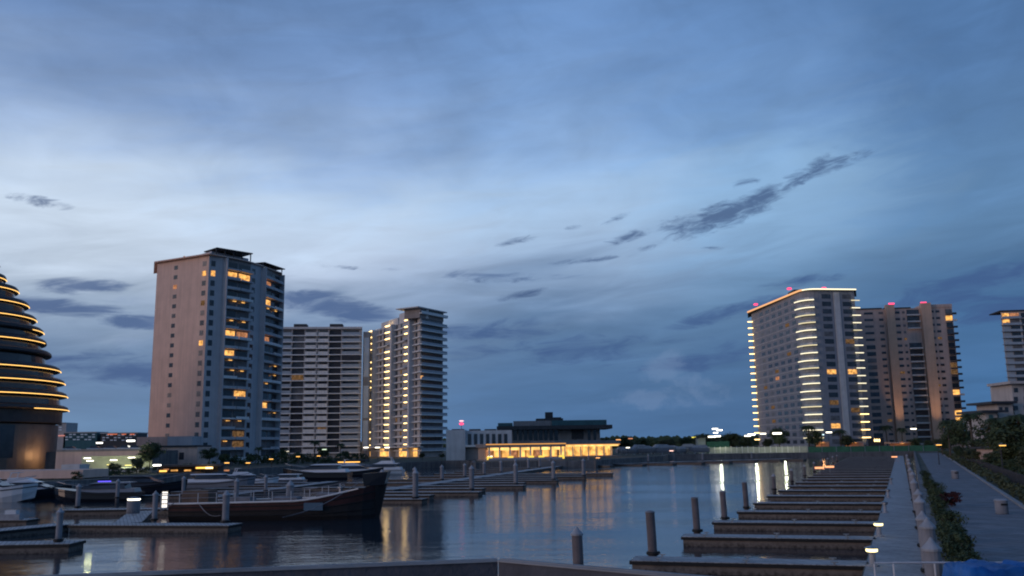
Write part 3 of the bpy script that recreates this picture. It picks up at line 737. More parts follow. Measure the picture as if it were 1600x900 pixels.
# --- Tower G: dark rounded tower of stacked discs with light strips, left edge
def tower_round():
    Y = 250.0
    c = at_y(-70, 560, Y)
    root = thing('rounded_tower', (c.x, c.y, GZ), 'dark rounded tower of stacked curved decks edged with yellow light strips', 'tower')
    rows = [(435, 8), (453, 27), (475, 43), (497, 55), (516, 66), (534, 71), (553, 79), (577, 93), (597, 100), (618, 104), (640, 106)]
    span = {0: (-80, 8), 1: (-80, 9), 2: (-80, 9), 3: (-80, 9), 4: (10, 9), 5: (-80, 4), 6: (-80, -45), 7: (-80, 8), 8: (-80, 8), 9: (-80, 8), 10: (-42, 8)}
    k = 64
    prev_z = None
    for i, (py, px) in enumerate(rows):
        p = at_y(px, py, Y); rad = (p.x-c.x)*.905; z = p.z
        h = 3.75
        prof = [(rad*.95, -.15), (rad*.992, 0), (rad*1.0, .3), (rad*.992, 1.0), (rad*.965, 1.45), (rad*.85, 1.55)]
        MB().lathe((c.x, c.y, z), prof, k).build('deck', m_dark, root, smooth=False)
        gr = min(rad*.935, (at_y(rows[i-1][1], rows[i-1][0], Y).x-c.x)*.905*.945 if i else rad*.8)
        MB().lathe((c.x, c.y, z), [(gr, 1.5), (gr*.985, 4.0)], k).build('glazing', m_glass, root)
        a0, a1 = span[i]
        if i == 4: lst = [(-20, 6)]
        else: lst = [(a0, a1)]
        for (s0, s1) in lst:
            # angles measured from the camera-facing side (-Y); 90 deg = right silhouette
            s0 = -60 if s0 == -80 else s0
            th0, th1 = R(s0), R(120)
            if i == 6: th1 = R(52)
            if i == 10: th0 = R(72)
            if i == 4: th0 = R(88)
            if i == 5: th1 = R(104)
            pts = [(c.x+math.sin(th0+(th1-th0)*t/30)*rad*1.004, c.y-math.cos(th0+(th1-th0)*t/30)*rad*1.004, z+.12) for t in range(31)]
            MB().tube(pts, .095, 6).build('light_strip', g_strip, root)
    MB().lathe((c.x, c.y, at_y(8, 435, Y).z+4.3), [(9, 0), (8, 1.2), (5, 2.2), (1, 2.6)], 40).build('roof', m_dark, root)
    # podium: glass drum and dark soffit
    zb = at_y(106, 640, Y).z
    rad = (at_y(95, 660, Y).x-c.x)*.905
    MB().lathe((c.x, c.y, zb-5.0), [(rad*.6, 0), (rad, 1.5), (rad, 4.8), (rad*.9, 5.0)], k).build('soffit', m_dark, root)
    MB().lathe((c.x, c.y, GZ), [(rad*.97, 0), (rad*.97, zb-5.0-GZ+1.0)], k).build('lobby_glass', mat('lobby_stone', (.10, .095, .095), .5, .2, .3), root)
    Rr = rad*.97
    def ang(px):
        x = at_y(px, 700, Y).x
        for _ in range(20):
            th = math.asin(max(-.99, min(.99, (x-c.x)/Rr))); x = at_y(px, 700, c.y-math.cos(th)*Rr).x
        return th
    def panel(px0, px1, py0, py1, g_, name, off=.12):
        t0, t1 = ang(px0), ang(px1)
        if t1-t0 < .01: return
        Yf = c.y-math.cos((t0+t1)/2)*Rr
        z1, z0 = at_y(px0, py0, Yf).z, at_y(px0, py1, Yf).z
        fr, ln = frame((c.x+math.sin(t0)*(Rr+off), c.y-math.cos(t0)*(Rr+off)), (c.x+math.sin(t1)*(Rr+off), c.y-math.cos(t1)*(Rr+off)))
        MB().fbox(fr, 0, ln, -.4, .05, z0, z1).build(name, g_, root)
    for k_ in range(9): panel(-20+12*k_, -11+12*k_, 664, 716, m_glass, 'lobby_window', .05)
    panel(22, 51, 665.5, 667.5, g_strip, 'light_strip', .35); panel(37, 50, 670, 678, g_roomd, 'lobby_lamp', .3); panel(33, 44, 700, 722, g_roomd, 'lobby_lamp', .3)
    panel(2, 14, 705, 712, g_roomd, 'lobby_lamp', .3); panel(6, 17, 697.6, 699, g_white, 'light_strip', .3); panel(68, 78, 718.6, 720, g_white, 'light_strip', .3)
    ld = bpy.data.lights.new('lobby_lamp', 'POINT'); ld.energy = 1100; ld.color = (1, .5, .2); ld.shadow_soft_size = .6
    lo = bpy.data.objects.new('lobby_lamp', ld); COL.objects.link(lo); lo.parent = root; t0 = ang(30)
    lo.location = Vector((c.x+math.sin(t0)*(Rr+3), c.y-math.cos(t0)*(Rr+3), GZ+4))-root.location
tower_round()

# ------------------------------------------------------------------ floating docks
FZ = .62
def dock_slab(mb_top, mb_side, mb_fend, a, b, wd, z=FZ):
    """a, b = centre line ends (xy); boards on top, timber side, rubber strip"""
    fr, ln = frame(a, b)
    mb_top.fbox(fr, 0, ln, -wd/2, wd/2, z-.09, z)
    mb_side.fbox(fr, .06, ln-.06, -wd/2+.06, wd/2-.06, -.35, z-.092)
    mb_fend.fbox(fr, -.05, ln+.05, wd/2+.002, wd/2+.07, z-.20, z-.03).fbox(fr, -.05, ln+.05, -wd/2-.07, -wd/2-.002, z-.20, z-.03)
    mb_fend.fbox(fr, -.07, 0, -wd/2, wd/2, z-.20, z-.03).fbox(fr, ln, ln+.07, -wd/2, wd/2, z-.20, z-.03)
def dock(name, a, b, wd, parent):
    t, s_, f_ = MB(), MB(), MB(); dock_slab(t, s_, f_, a, b, wd)
    o = t.build(name, m_deck, parent); s_.build('side_board', m_dockside, o); f_.build('rubber_strip', m_fender, o)
    return o
def pile(p, zt, r, label, group, material=None, cap=True, lean=0.0):
    root = thing('mooring_pile', (p[0], p[1], 0), label, 'mooring pile', group)
    x, y = p[0], p[1]
    if group and 'left docks' in group: r *= .78
    MB().tube([(x, y, -1.5), (x+lean*.5, y, zt*.5), (x+lean, y, zt)], r, 14).build('shaft', material or m_pile, root, smooth=False)
    MB().lathe((x, y, FZ+.04), [(r+.10, 0), (r+.13, .05), (r+.13, .14), (r+.10, .18)], 14).build('collar', m_fender, root)
    if cap == 'low': MB().lathe((x+lean, y, zt), [(r+.02, -.04), (r+.03, 0), (r*.7, r*.25), (.03, r*.35)], 14).build('cap', m_pilel, root)
    elif cap: MB().lathe((x+lean, y, zt), [(r+.05, -.08), (r+.06, 0), (r*.5, r*.75), (.03, r*1.35)], 14).build('cap', m_cap, root)
    return root
# right-hand dock: spine along the sea wall with long fingers
root = thing('floating_dock', (20, 42, 0), 'long floating dock beside the promenade with a comb of dark fingers', 'floating dock')
def spx(Y): return sea(Y)-2.15-.0125*(Y-44)     # centre line of the spine
dock('walkway', (spx(22), 22), (spx(366), 366), 2.6, root)
ends_px = [(990, 872), (1068, 836), (1115, 814), (1153, 798), (1178, 785), (1199, 774)]
ends = [at_z(x, y, FZ) for x, y in ends_px]
fing = []; cleats = []
base = ends[0].xy
e_last = ends[-1].xy
stepv = (e_last-base)/5.0
roots_px = at_z(1357, 880, FZ)
fdir = (Vector((roots_px.x, roots_px.y))-base)
fdir = fdir.normalized()
for i in range(33):
    e = ends[i].xy if i < 6 else e_last+stepv*(i-5)
    # keep the outer ends parallel to the spine in the distance
    # intersect the finger line with the left edge of the spine
    t = 0
    for _ in range(30): t = (spx(e.y+fdir.y*t)-1.31-e.x)/fdir.x
    if e.y > 362: break
    b = e+fdir*t
    if i < 9:
        for q_ in (.12, .5, .86):
            c_ = e+(b-e)*q_; fr_, _l = frame((e.x, e.y), (b.x, b.y)); cleats.append((c_, fr_))
    fo = MB(), MB(), MB()
    dock('finger', (e.x, e.y), (b.x, b.y), 2.0, root); fing.append((e, b))
i0 = fing[0]; e = i0[0]-stepv; 
# a nearer finger whose edge is just hidden by the parapet
t = 0
for _ in range(30): t = (spx(e.y+fdir.y*t)-1.31-e.x)/fdir.x
dock('finger', (e.x+2, e.y+fdir.y*2), (e.x+fdir.x*t, e.y+fdir.y*t), 2.0, root)
for c_, fr_ in cleats:
    for w_ in (-.85, .85):
        P_ = (c_.x+fr_[2][0]*w_, c_.y+fr_[2][1]*w_); q_ = (P_, fr_[1], fr_[2])
        MB().fbox(q_, -.05, .05, -.03, .03, FZ, FZ+.09).fbox(q_, -.18, .18, -.03, .03, FZ+.09, FZ+.14).build('cleat', m_metal, root)
# piles at outer ends: (px, y of top, index)
G1 = 'piles at the outer ends of the right-hand dock fingers'
for i, (px, pyt, pyb, Yo) in enumerate([(1021, 800, 868, 0), (1090, 778, 832, 0), (1133, 768, 812, 0), (1167, 754, 795, 0)]):
    b = at_z(px, pyb, FZ); t_ = at_y(px-2, pyt, b.y)
    pile((b.x, b.y+.0), t_.z, .24 if i else .25, 'grey round pile at the outer end of the %s finger of the right dock' % ['nearest', 'second nearest', 'third nearest', 'fourth nearest'][i], G1, m_pile, cap='low', lean=-.10)
b = at_z(905, 902, .3); t_ = at_y(899, 834, b.y)
pile((b.x, b.y), t_.z, .26, 'lone grey round pile standing in open water behind the parapet', None, m_pile, lean=-.06)
# small pile stubs of further fingers
for i in range(6, 22, 2):
    e = fing[i][0]; pile((e.x-.6, e.y-.2), 2.4, .22, '%s small pile beyond the four big piles along the right dock fingers' % ORD[(i-6)//2], G1, m_pile)

# lit power pedestals along the spine
def pedestal(loc, label, on=True, sc_=1.0):
    root = thing('dock_pedestal', loc, label, 'dock pedestal', 'lit pedestals along the dock walkways')
    x, y, z = loc
    MB().lathe((x, y, z), [(.26*sc_, 0), (.26*sc_, .06), (.13*sc_, .10), (.12*sc_, .62), (.2*sc_, .66)], 16).build('post', m_cap, root)
    MB().lathe((x, y, z+.66), [(.16*sc_, 0), (.24*sc_, .03), (.24*sc_, .16), (.16*sc_, .17)], 16).build('lamp', glow('pedestal_glow', (1, .84, .42), 2.6) if on else m_metal, root)
    MB().lathe((x, y, z+.832), [(.29*sc_, 0), (.30*sc_, .03), (.05*sc_, .12)], 16).build('hood', m_metal, root)
for (px, py, lb) in ((1364, 884, 'nearest lit pedestal at the left edge of the walkway beside the promenade'), (1374, 838, 'second nearest lit pedestal at the left edge of the walkway beside the promenade')):
    p = at_z(px, py, FZ+.01); pedestal((p.x, p.y, FZ), lb, sc_=1.15)
for i, Y in enumerate((78, 98, 128)):
    pedestal((spx(Y)-1.0, Y, FZ), '%s pedestal beyond the two lit ones, unlit, on the right walkway' % ORD[i], on=False)
for i, (px, py) in enumerate(((1398, 716), (1297, 735), (1281, 737))):
    p = at_z(px, py+4, FZ)
    r_ = thing('dock_light', (p.x, p.y, FZ), ['small orange lamp at the far end of the right walkway', 'bright orange lamp among the far fingers of the right dock', 'dimmer orange lamp left of the bright one on the far fingers'][i], 'lamp')
    MB().tube([(p.x, p.y, FZ), (p.x, p.y, FZ+1.0)], .06, 8).build('post', m_metal, r_)
    MB().box(p.x-.8, p.y-.2, FZ+1.0, p.x+.8, p.y+.2, FZ+1.35).build('lamp', glow('lamp_salmon', (1, .42, .20), 1.6), r_)

# pale capped piles between the spine and the sea wall
G2 = 'white capped piles between the walkway and the sea wall'
for i, (Y) in enumerate((30.5, 36.8, 42.6, 52.6, 63, 77, 92, 111, 136, 170, 215)):
    pile((sea(Y)-.45-.010*(Y-36), Y), 3.1+[0, .12, -.06, .05, -.12][i % 5], .26, '%s thick white-capped pile from the near end of the row by the sea wall' % ORD[i], G2, m_pilel, lean=[-.08, -.02, -.11, -.05, .03][i % 5])
# mooring bollard boxes near the spine
p = at_z(1428, 900, FZ)
root = thing('dock_box', (p.x-.6, 31.5, FZ), 'pale dock locker with a light lid beside the first capped pile', 'dock box')
MB().box(p.x-1.1, 31.2, FZ, p.x-.3, 31.9, FZ+1.5).build('body', m_pilel, root)
MB().box(p.x-1.2, 31.1, FZ+1.5, p.x-.2, 32.0, FZ+1.62).build('lid', m_cap, root)
# gangway with white rails
root = thing('gangway', (12, 27, FZ), 'short gangway with white tubular rails from the promenade down to the dock', 'gangway')
y0, y1 = 26.2, 27.6; xa, xb = at_y(1396, 880, 26.2).x, sea(27)+1.6
MB().add([(xa, y0, FZ+.05), (xb, y0, GZ+.1), (xb, y1, GZ+.1), (xa, y1, FZ+.05), (xa, y0, FZ-.07), (xb, y0, GZ-.02), (xb, y1, GZ-.02), (xa, y1, FZ-.07)], [[0, 1, 2, 3], [7, 6, 5, 4], [0, 4, 5, 1], [2, 6, 7, 3], [1, 5, 6, 2], [0, 3, 7, 4]]).build('ramp', m_deck, root)
for yy, k in ((y0, 0), (y1, 1)):
    z1, z2 = at_y(1396, 879, yy).z, at_y(1500, 881, yy).z
    rl = MB().tube([(xa, yy, z1), (xb+1.2, yy, z2)], .024, 8); m2_ = (xa+xb)/2
    if k == 0: rl.tube([(m2_-.1, yy, z1-.10), (m2_+.45, yy, z1-.28), (xb+1.2, yy, z2-.28)], .035, 8)
    r_ = rl.build('rail', m_railw, root)
    for q_ in range(3):
        x = xa+(xb-xa)*q_/2.0; MB().tube([(x, yy, FZ+(GZ-FZ)*q_/2.0+.05), (x, yy, z1-.04)], .03, 8).build('rail_post', m_railw, root)

# middle dock: spine running away from the barge with fingers on both sides
def mid_dock():
    root = thing('floating_dock', (-10, 150, 0), 'long floating dock crossing the middle of the basin with fingers on both sides', 'floating dock')
    a = at_z(600, 765, FZ).xy; b = at_z(880, 727, FZ).xy
    dock('walkway', a[:], b[:], 3.0, root)
    d = (b-a).normalized(); nrm = Vector((d.y, -d.x))
    L_ = (b-a).length
    endsp = [(664, 779), (751, 768), (820, 758), (872, 750), (915, 744), (957, 739)]
    tips = []
    E = [at_z(x, y, FZ).xy for x, y in endsp]
    for i, e in enumerate(E):
        # finger from the tip to the spine, perpendicular-ish
        t = (e-a).dot(d); f0 = a+d*t+nrm*1.52
        dock('finger', f0[:], e[:], 2.2, root); tips.append(e)
        if i+1 < len(E):
            e2 = (e+E[i+1])*.5-nrm*3.0; t = (e2-a).dot(d); f0 = a+d*t+nrm*1.52
            dock('finger', f0[:], e2[:], 2.0, root)
            if i < 0:
                for w_ in (.25, .75):
                    e3 = e.lerp(E[i+1], w_)-nrm*1.5; t = (e3-a).dot(d); dock('finger', (a+d*t+nrm*1.52)[:], e3[:], 1.6, root)
    for k in range(9):
        c = a+d*(L_*(k+.5)/9)-nrm*1.52
        dock('finger', c[:], (c-nrm*(15))[:], 2.0, root)
    # continuation across the head of the basin
    c = at_z(1240, 716, FZ).xy
    dock('walkway', (b+d*2)[:], (c.x, c.y), 3.0, root)
    dd = (c-b).normalized(); n2 = Vector((dd.y, -dd.x))
    m_ = int((c-b).length/13)
    for k in range(m_):
        p = b+dd*(6+13*k)+n2*1.52
        dock('finger', p[:], (p+n2*14)[:], 2.0, root)
    G = 'pale piles along the middle dock'
    k = 0
    for (px, pyt, pyb) in ((649, 738, 779), (737, 724, 766), (806, 716, 757), (865, 714, 750), (912, 712, 744)):
        q_ = at_z(px, pyb, FZ); t_ = at_y(px, pyt, q_.y)
        pile((q_.x, q_.y), min(t_.z, 3.6), .34, 'pale pile at the tip of the %s finger of the middle dock' % ['nearest long', 'second long', 'third long', 'fourth long', 'fifth long'][k], G, m_pilel); k += 1
    for k in range(10):
        c_ = a+d*(L_*(k+.3)/10)-nrm*(2.1); pile((c_.x, c_.y), 3.0, .32, '%s pale pile along the far side of the middle dock walkway' % ORD[k], G, m_pilel)
    for k in range(0, m_, 2):
        c_ = b+dd*(12+13*k)-n2*2.2; pile((c_.x, c_.y), 3.0, .3, '%s pale pile from the left on the dock at the basin head' % ORD[k//2], G, m_pilel)
mid_dock()
# left docks
def left_docks():
    root = thing('floating_dock', (-36, 60, 0), 'short pale-topped dock finger in the bottom left corner with a squared tip', 'floating dock')
    a = at_z(-140, 851, FZ).xy; b = at_z(84, 853, FZ).xy; c = at_z(121, 846.5, FZ).xy
    def band(root, pts, wd):
        for i, (p, q_) in enumerate(zip(pts, pts[1:])): dock('walkway' if i == 0 else 'finger', p[:], q_[:], wd, root)
    dock('walkway', a[:], c[:], 2.4, root)
    root = thing('floating_dock', (-30, 74, 0), 'long low dock with a bend, in front of the dark barge', 'floating dock')
    p0 = at_z(-60, 833, FZ).xy; p1 = at_z(95, 818.5, FZ).xy; p2 = at_z(368, 819, FZ).xy
    dock('walkway', p0[:], p1[:], 2.4, root)
    d = (p2-p1).normalized()
    dock('finger', (p1+d*1.6)[:], p2[:], 2.4, root)
    p3 = at_z(222, 798, FZ).xy; s_ = p1.lerp(p2, .35)+Vector((0, 1.4)); dock('finger', s_[:], p3[:], 2.2, root)
    root = thing('floating_dock', (-45, 84, 0), 'dock behind the bent one, carrying the pale lit cabinet', 'floating dock')
    p3 = at_z(105, 796, FZ).xy; p4 = at_z(330, 793, FZ).xy
    dock('walkway', p3[:], p4[:], 2.2, root)
    root = thing('floating_dock', (-60, 84, 0), 'small dock stub at the left edge behind the bottom left finger', 'floating dock')
    p3 = at_z(-60, 812, FZ).xy; p4 = at_z(52, 811, FZ).xy
    dock('walkway', p3[:], p4[:], 2.0, root)
    root = thing('floating_dock', (-60, 120, 0), 'far left dock running behind the barge towards the moored yachts', 'floating dock')
    p3 = at_z(330, 776, FZ).xy; p4 = at_z(520, 752, FZ).xy
    dock('walkway', p3[:], p4[:], 2.4, root)
    dd = (p4-p3).normalized(); n_ = Vector((dd.y, -dd.x))
    for k in range(5):
        c_ = p3+dd*((p4-p3).length*(k+.5)/5); dock('finger', (c_-n_*1.22)[:], (c_-n_*13)[:], 1.8, root)
    G = 'pale piles among the left docks'
    for i, (px, pyt, pyb, r_, lb) in enumerate(((91, 800, 847, .26, 'pale pile standing beside the squared tip of the bottom left dock'), (352, 773, 817, .36, 'thick pale pile near the right tip of the bent dock'),
            (241, 772, 814, .28, 'pale pile on the bent dock below the bright lit panel'), (121, 760, 794, .3, 'pale pile at the left end of the dock behind the bent one'),
            (369, 752, 782, .36, 'pale pile rising behind the middle of the barge'), (453, 758, 778, .6, 'stout pale pile behind the barge deck'), (286, 747, 775, .3, 'pale pile behind the left end of the barge'),
            (415, 745, 768, .3, 'thin pale pile farthest behind the barge'), (183, 752, 779, .3, 'pale pile between the dark yachts'))):
        q_ = at_z(px, pyb, FZ); t_ = at_y(px, pyt, q_.y); pile((q_.x, q_.y), t_.z, r_, lb, G, m_pilel)
    # lit cabinet and lit panel
    p = at_z(208, 802, FZ); t_ = at_y(208, 779, p.y)
    root = thing('dock_cabinet', (p.x, p.y, FZ), 'pale drum-shaped cabinet with a lit top on the left dock', 'dock cabinet')
    MB().lathe((p.x, p.y, FZ), [(.62, 0), (.62, t_.z-FZ-.16)], 18).build('body', m_pilel, root)
    MB().lathe((p.x, p.y, t_.z-.155), [(.55, 0), (.60, .04), (.60, .14), (.5, .15)], 18).build('lamp', g_white, root)
    MB().lathe((p.x, p.y, t_.z), [(.68, 0), (.66, .05), (.2, .16)], 18).build('hood', m_cap, root)
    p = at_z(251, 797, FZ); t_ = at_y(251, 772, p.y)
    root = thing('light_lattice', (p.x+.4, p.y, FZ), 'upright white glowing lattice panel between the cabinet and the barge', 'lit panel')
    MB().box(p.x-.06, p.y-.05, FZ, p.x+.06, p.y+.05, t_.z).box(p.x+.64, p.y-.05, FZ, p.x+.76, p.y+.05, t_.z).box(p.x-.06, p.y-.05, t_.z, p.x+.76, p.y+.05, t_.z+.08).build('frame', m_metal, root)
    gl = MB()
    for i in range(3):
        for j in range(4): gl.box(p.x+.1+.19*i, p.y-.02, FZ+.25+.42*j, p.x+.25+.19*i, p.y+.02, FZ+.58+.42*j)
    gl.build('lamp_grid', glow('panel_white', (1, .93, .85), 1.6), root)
    # white dock box at left
    p = at_z(18, 812, FZ)
    root = thing('dock_box', (p.x, p.y, FZ), 'white stepped dock locker on the small dock at the left edge', 'dock box')
    MB().box(p.x-.9, p.y-.4, FZ, p.x+.9, p.y+.4, FZ+.5).build('body', m_cap, root)
    MB().hexa([(p.x-.5, p.y-.3), (p.x+.5, p.y-.3), (p.x+.5, p.y+.3), (p.x-.5, p.y+.3)], FZ+.502, FZ+.85).build('lid', m_white, root)
left_docks()

# ------------------------------------------------------------------ boats
def loft(sections, closed_ends=True):
    mb = MB(); k = len(sections[0]); vs = []; fs = []
    for s_ in sections: vs += s_
    for i in range(len(sections)-1):
        for j in range(k-1):
            fs.append([i*k+j, i*k+j+1, (i+1)*k+j+1, (i+1)*k+j])
        fs.append([i*k+k-1, i*k, (i+1)*k, (i+1)*k+k-1])
    fs.append(list(range(k))[::-1]); fs.append([(len(sections)-1)*k+j for j in range(k)])
    return mb.add(vs, fs)
def rot(mb, loc, rz, s=1.0):
    c, q_ = math.cos(rz), math.sin(rz)
    mb.v = [Vector((loc[0]+s*(v.x*c-v.y*q_), loc[1]+s*(v.x*q_+v.y*c), loc[2]+s*v.z)) for v in mb.v]; return mb
def hull(L_, B, fb, bowrise, tumble=.0):
    secs = []
    for i in range(13):
        t = i/12.0; x = -L_/2+L_*t
        hb = B/2*(1 if t < .55 else math.sqrt(max(0.0, 1-((t-.55)/.45)**2.1)))+.02
        dz = fb+bowrise*max(0, t-.3)**1.6
        rake = max(0, t-.8)*L_*.18
        x_ = x-rake*.0
        keel = -.35 if t < .75 else -.35+(t-.75)/.25*(.35+fb*.35)
        secs.append([(x_-max(0, t-.7)*.9, -hb*.72, keel), (x_-max(0, t-.7)*.4, -hb*.96, keel+(dz-keel)*.45), (x_, -hb, dz), (x_, hb, dz), (x_-max(0, t-.7)*.4, hb*.96, keel+(dz-keel)*.45), (x_-max(0, t-.7)*.9, hb*.72, keel)])
    return loft(secs)
def cabin(x0, x1, B, z0, z1, slf, slb):
    return MB().add([(x0, -B/2, z0), (x1, -B/2*.8, z0), (x1, B/2*.8, z0), (x0, B/2, z0), (x0+slb, -B/2*.85, z1), (x1-slf, -B/2*.62, z1), (x1-slf, B/2*.62, z1), (x0+slb, B/2*.85, z1)],
                    [[3, 2, 1, 0], [4, 5, 6, 7], [0, 1, 5, 4], [1, 2, 6, 5], [2, 3, 7, 6], [3, 0, 4, 7]])
def yacht(loc, rz, L_, hm, label, fly=True, cm=None, light=None, group='motor yachts moored on the left', lamp=None):
    s = L_/12.0; loc = (loc[0], loc[1], 0)
    root = thing('motor_yacht', loc, label, 'motor yacht', group); cm = cm or m_white
    b = lambda mb, n, m_, par=root: rot(mb, loc, rz, s).build(n, m_, par)
    h = b(hull(12, 3.7, 1.15, 1.5), 'hull', hm)
    b(cabin(-5.6, 4.2, 3.0, 1.22, 1.75, 2.6, .2), 'deckhouse', cm)
    b(cabin(-4.2, 2.6, 2.75, 1.752, 2.45, 2.3, .2), 'window_band', m_glass)
    b(cabin(-4.9, 1.0, 2.8, 2.452, 2.62, .9, .0), 'hardtop', cm)
    b(hullband(hm), 'rubbing_strake', m_fender)
    if fly:
        b(cabin(-3.8, .2, 2.3, 2.622, 3.15, 1.3, .1), 'flybridge', cm)
        b(MB().tube([(-3.6, -1.0, 2.65), (-3.2, -.9, 3.9), (-3.2, .9, 3.9), (-3.6, 1.0, 2.65)], .09, 8).box(-3.5, -.9, 3.9, -2.3, .9, 3.97), 'radar_arch', cm)
    rl = MB().tube([(1.5, -1.45, 2.1), (4.0, -1.05, 2.45), (5.6, -.2, 2.75), (5.6, .2, 2.75), (4.0, 1.05, 2.45), (1.5, 1.45, 2.1)], .03, 6)
    b(rl, 'bow_rail', m_metal)
    if light: b(MB().box(-1.2, -1.5, 2.62, .6, -1.35, 2.74), 'deck_light', light)
    if lamp: b(MB().box(-5.4, -1.6, 1.3, -3.6, -1.5, 1.5), 'cockpit_light', lamp)
    return root
def hullband(_):
    secs = []
    mb = MB()
    for sg in (-1, 1):
        pts = []
        for i in range(13):
            t = i/12.0; x = -6+12*t; hb = 3.7/2*(1 if t < .55 else math.sqrt(max(0.0, 1-((t-.55)/.45)**2.1)))+.05
            pts.append((x-max(0, t-.7)*.2, sg*hb*.995, (1.15+1.5*max(0, t-.3)**1.6)*.82))
        mb.tube(pts, .05, 6)
    return mb
def at_water(px, py): p = at_z(px, py, 0); return p
p = at_water(-22, 784); yacht(p, R(-6), 15, m_white, 'large white motor yacht at the left edge by the pink-lit quay')
p = at_water(52, 779); yacht(p, R(-4), 11.5, m_navy, 'white-topped motor yacht with a navy hull, right of the large white one')
p = at_water(152, 783); yacht(p, R(-176), 11.5, m_navy, 'sleek dark motor yacht with a small blue deck light', fly=False, cm=m_boatg, light=g_bluel)
p = at_water(222, 774); yacht(p, R(2), 13.5, m_navy, 'low black motor yacht right of the one with the blue light', fly=False, cm=m_dark)
p = at_water(345, 764); yacht(p, R(-2), 12, m_boatg, 'small grey motor yacht behind the left end of the barge', fly=False)
p = at_water(392, 760); yacht(p, R(4), 10, m_white, 'small white motor yacht behind the middle of the barge', fly=True)
p = at_water(494, 749); yacht(p, R(176), 15, m_navy, 'dark-hulled motor yacht with a pale top behind the barge bow', fly=False)
p = at_water(560, 744); yacht(p, R(4), 12, m_navy, 'navy motor yacht just left of the white one beyond the barge prow')
p = at_water(590, 742); yacht(p, R(176), 13, m_white, 'white motor yacht beyond the barge prow near the lit lobby')
p = at_water(440, 757); yacht(p, R(178), 9, m_boatg, 'small grey boat between the two yachts behind the barge', fly=False)
p = at_water(118, 763); yacht(p, R(180), 10, m_dark, 'small dark boat with yellow cockpit lights by the columned quay', fly=False, cm=m_dark, lamp=glow('cockpit_yellow', (1, .8, .3), 3))

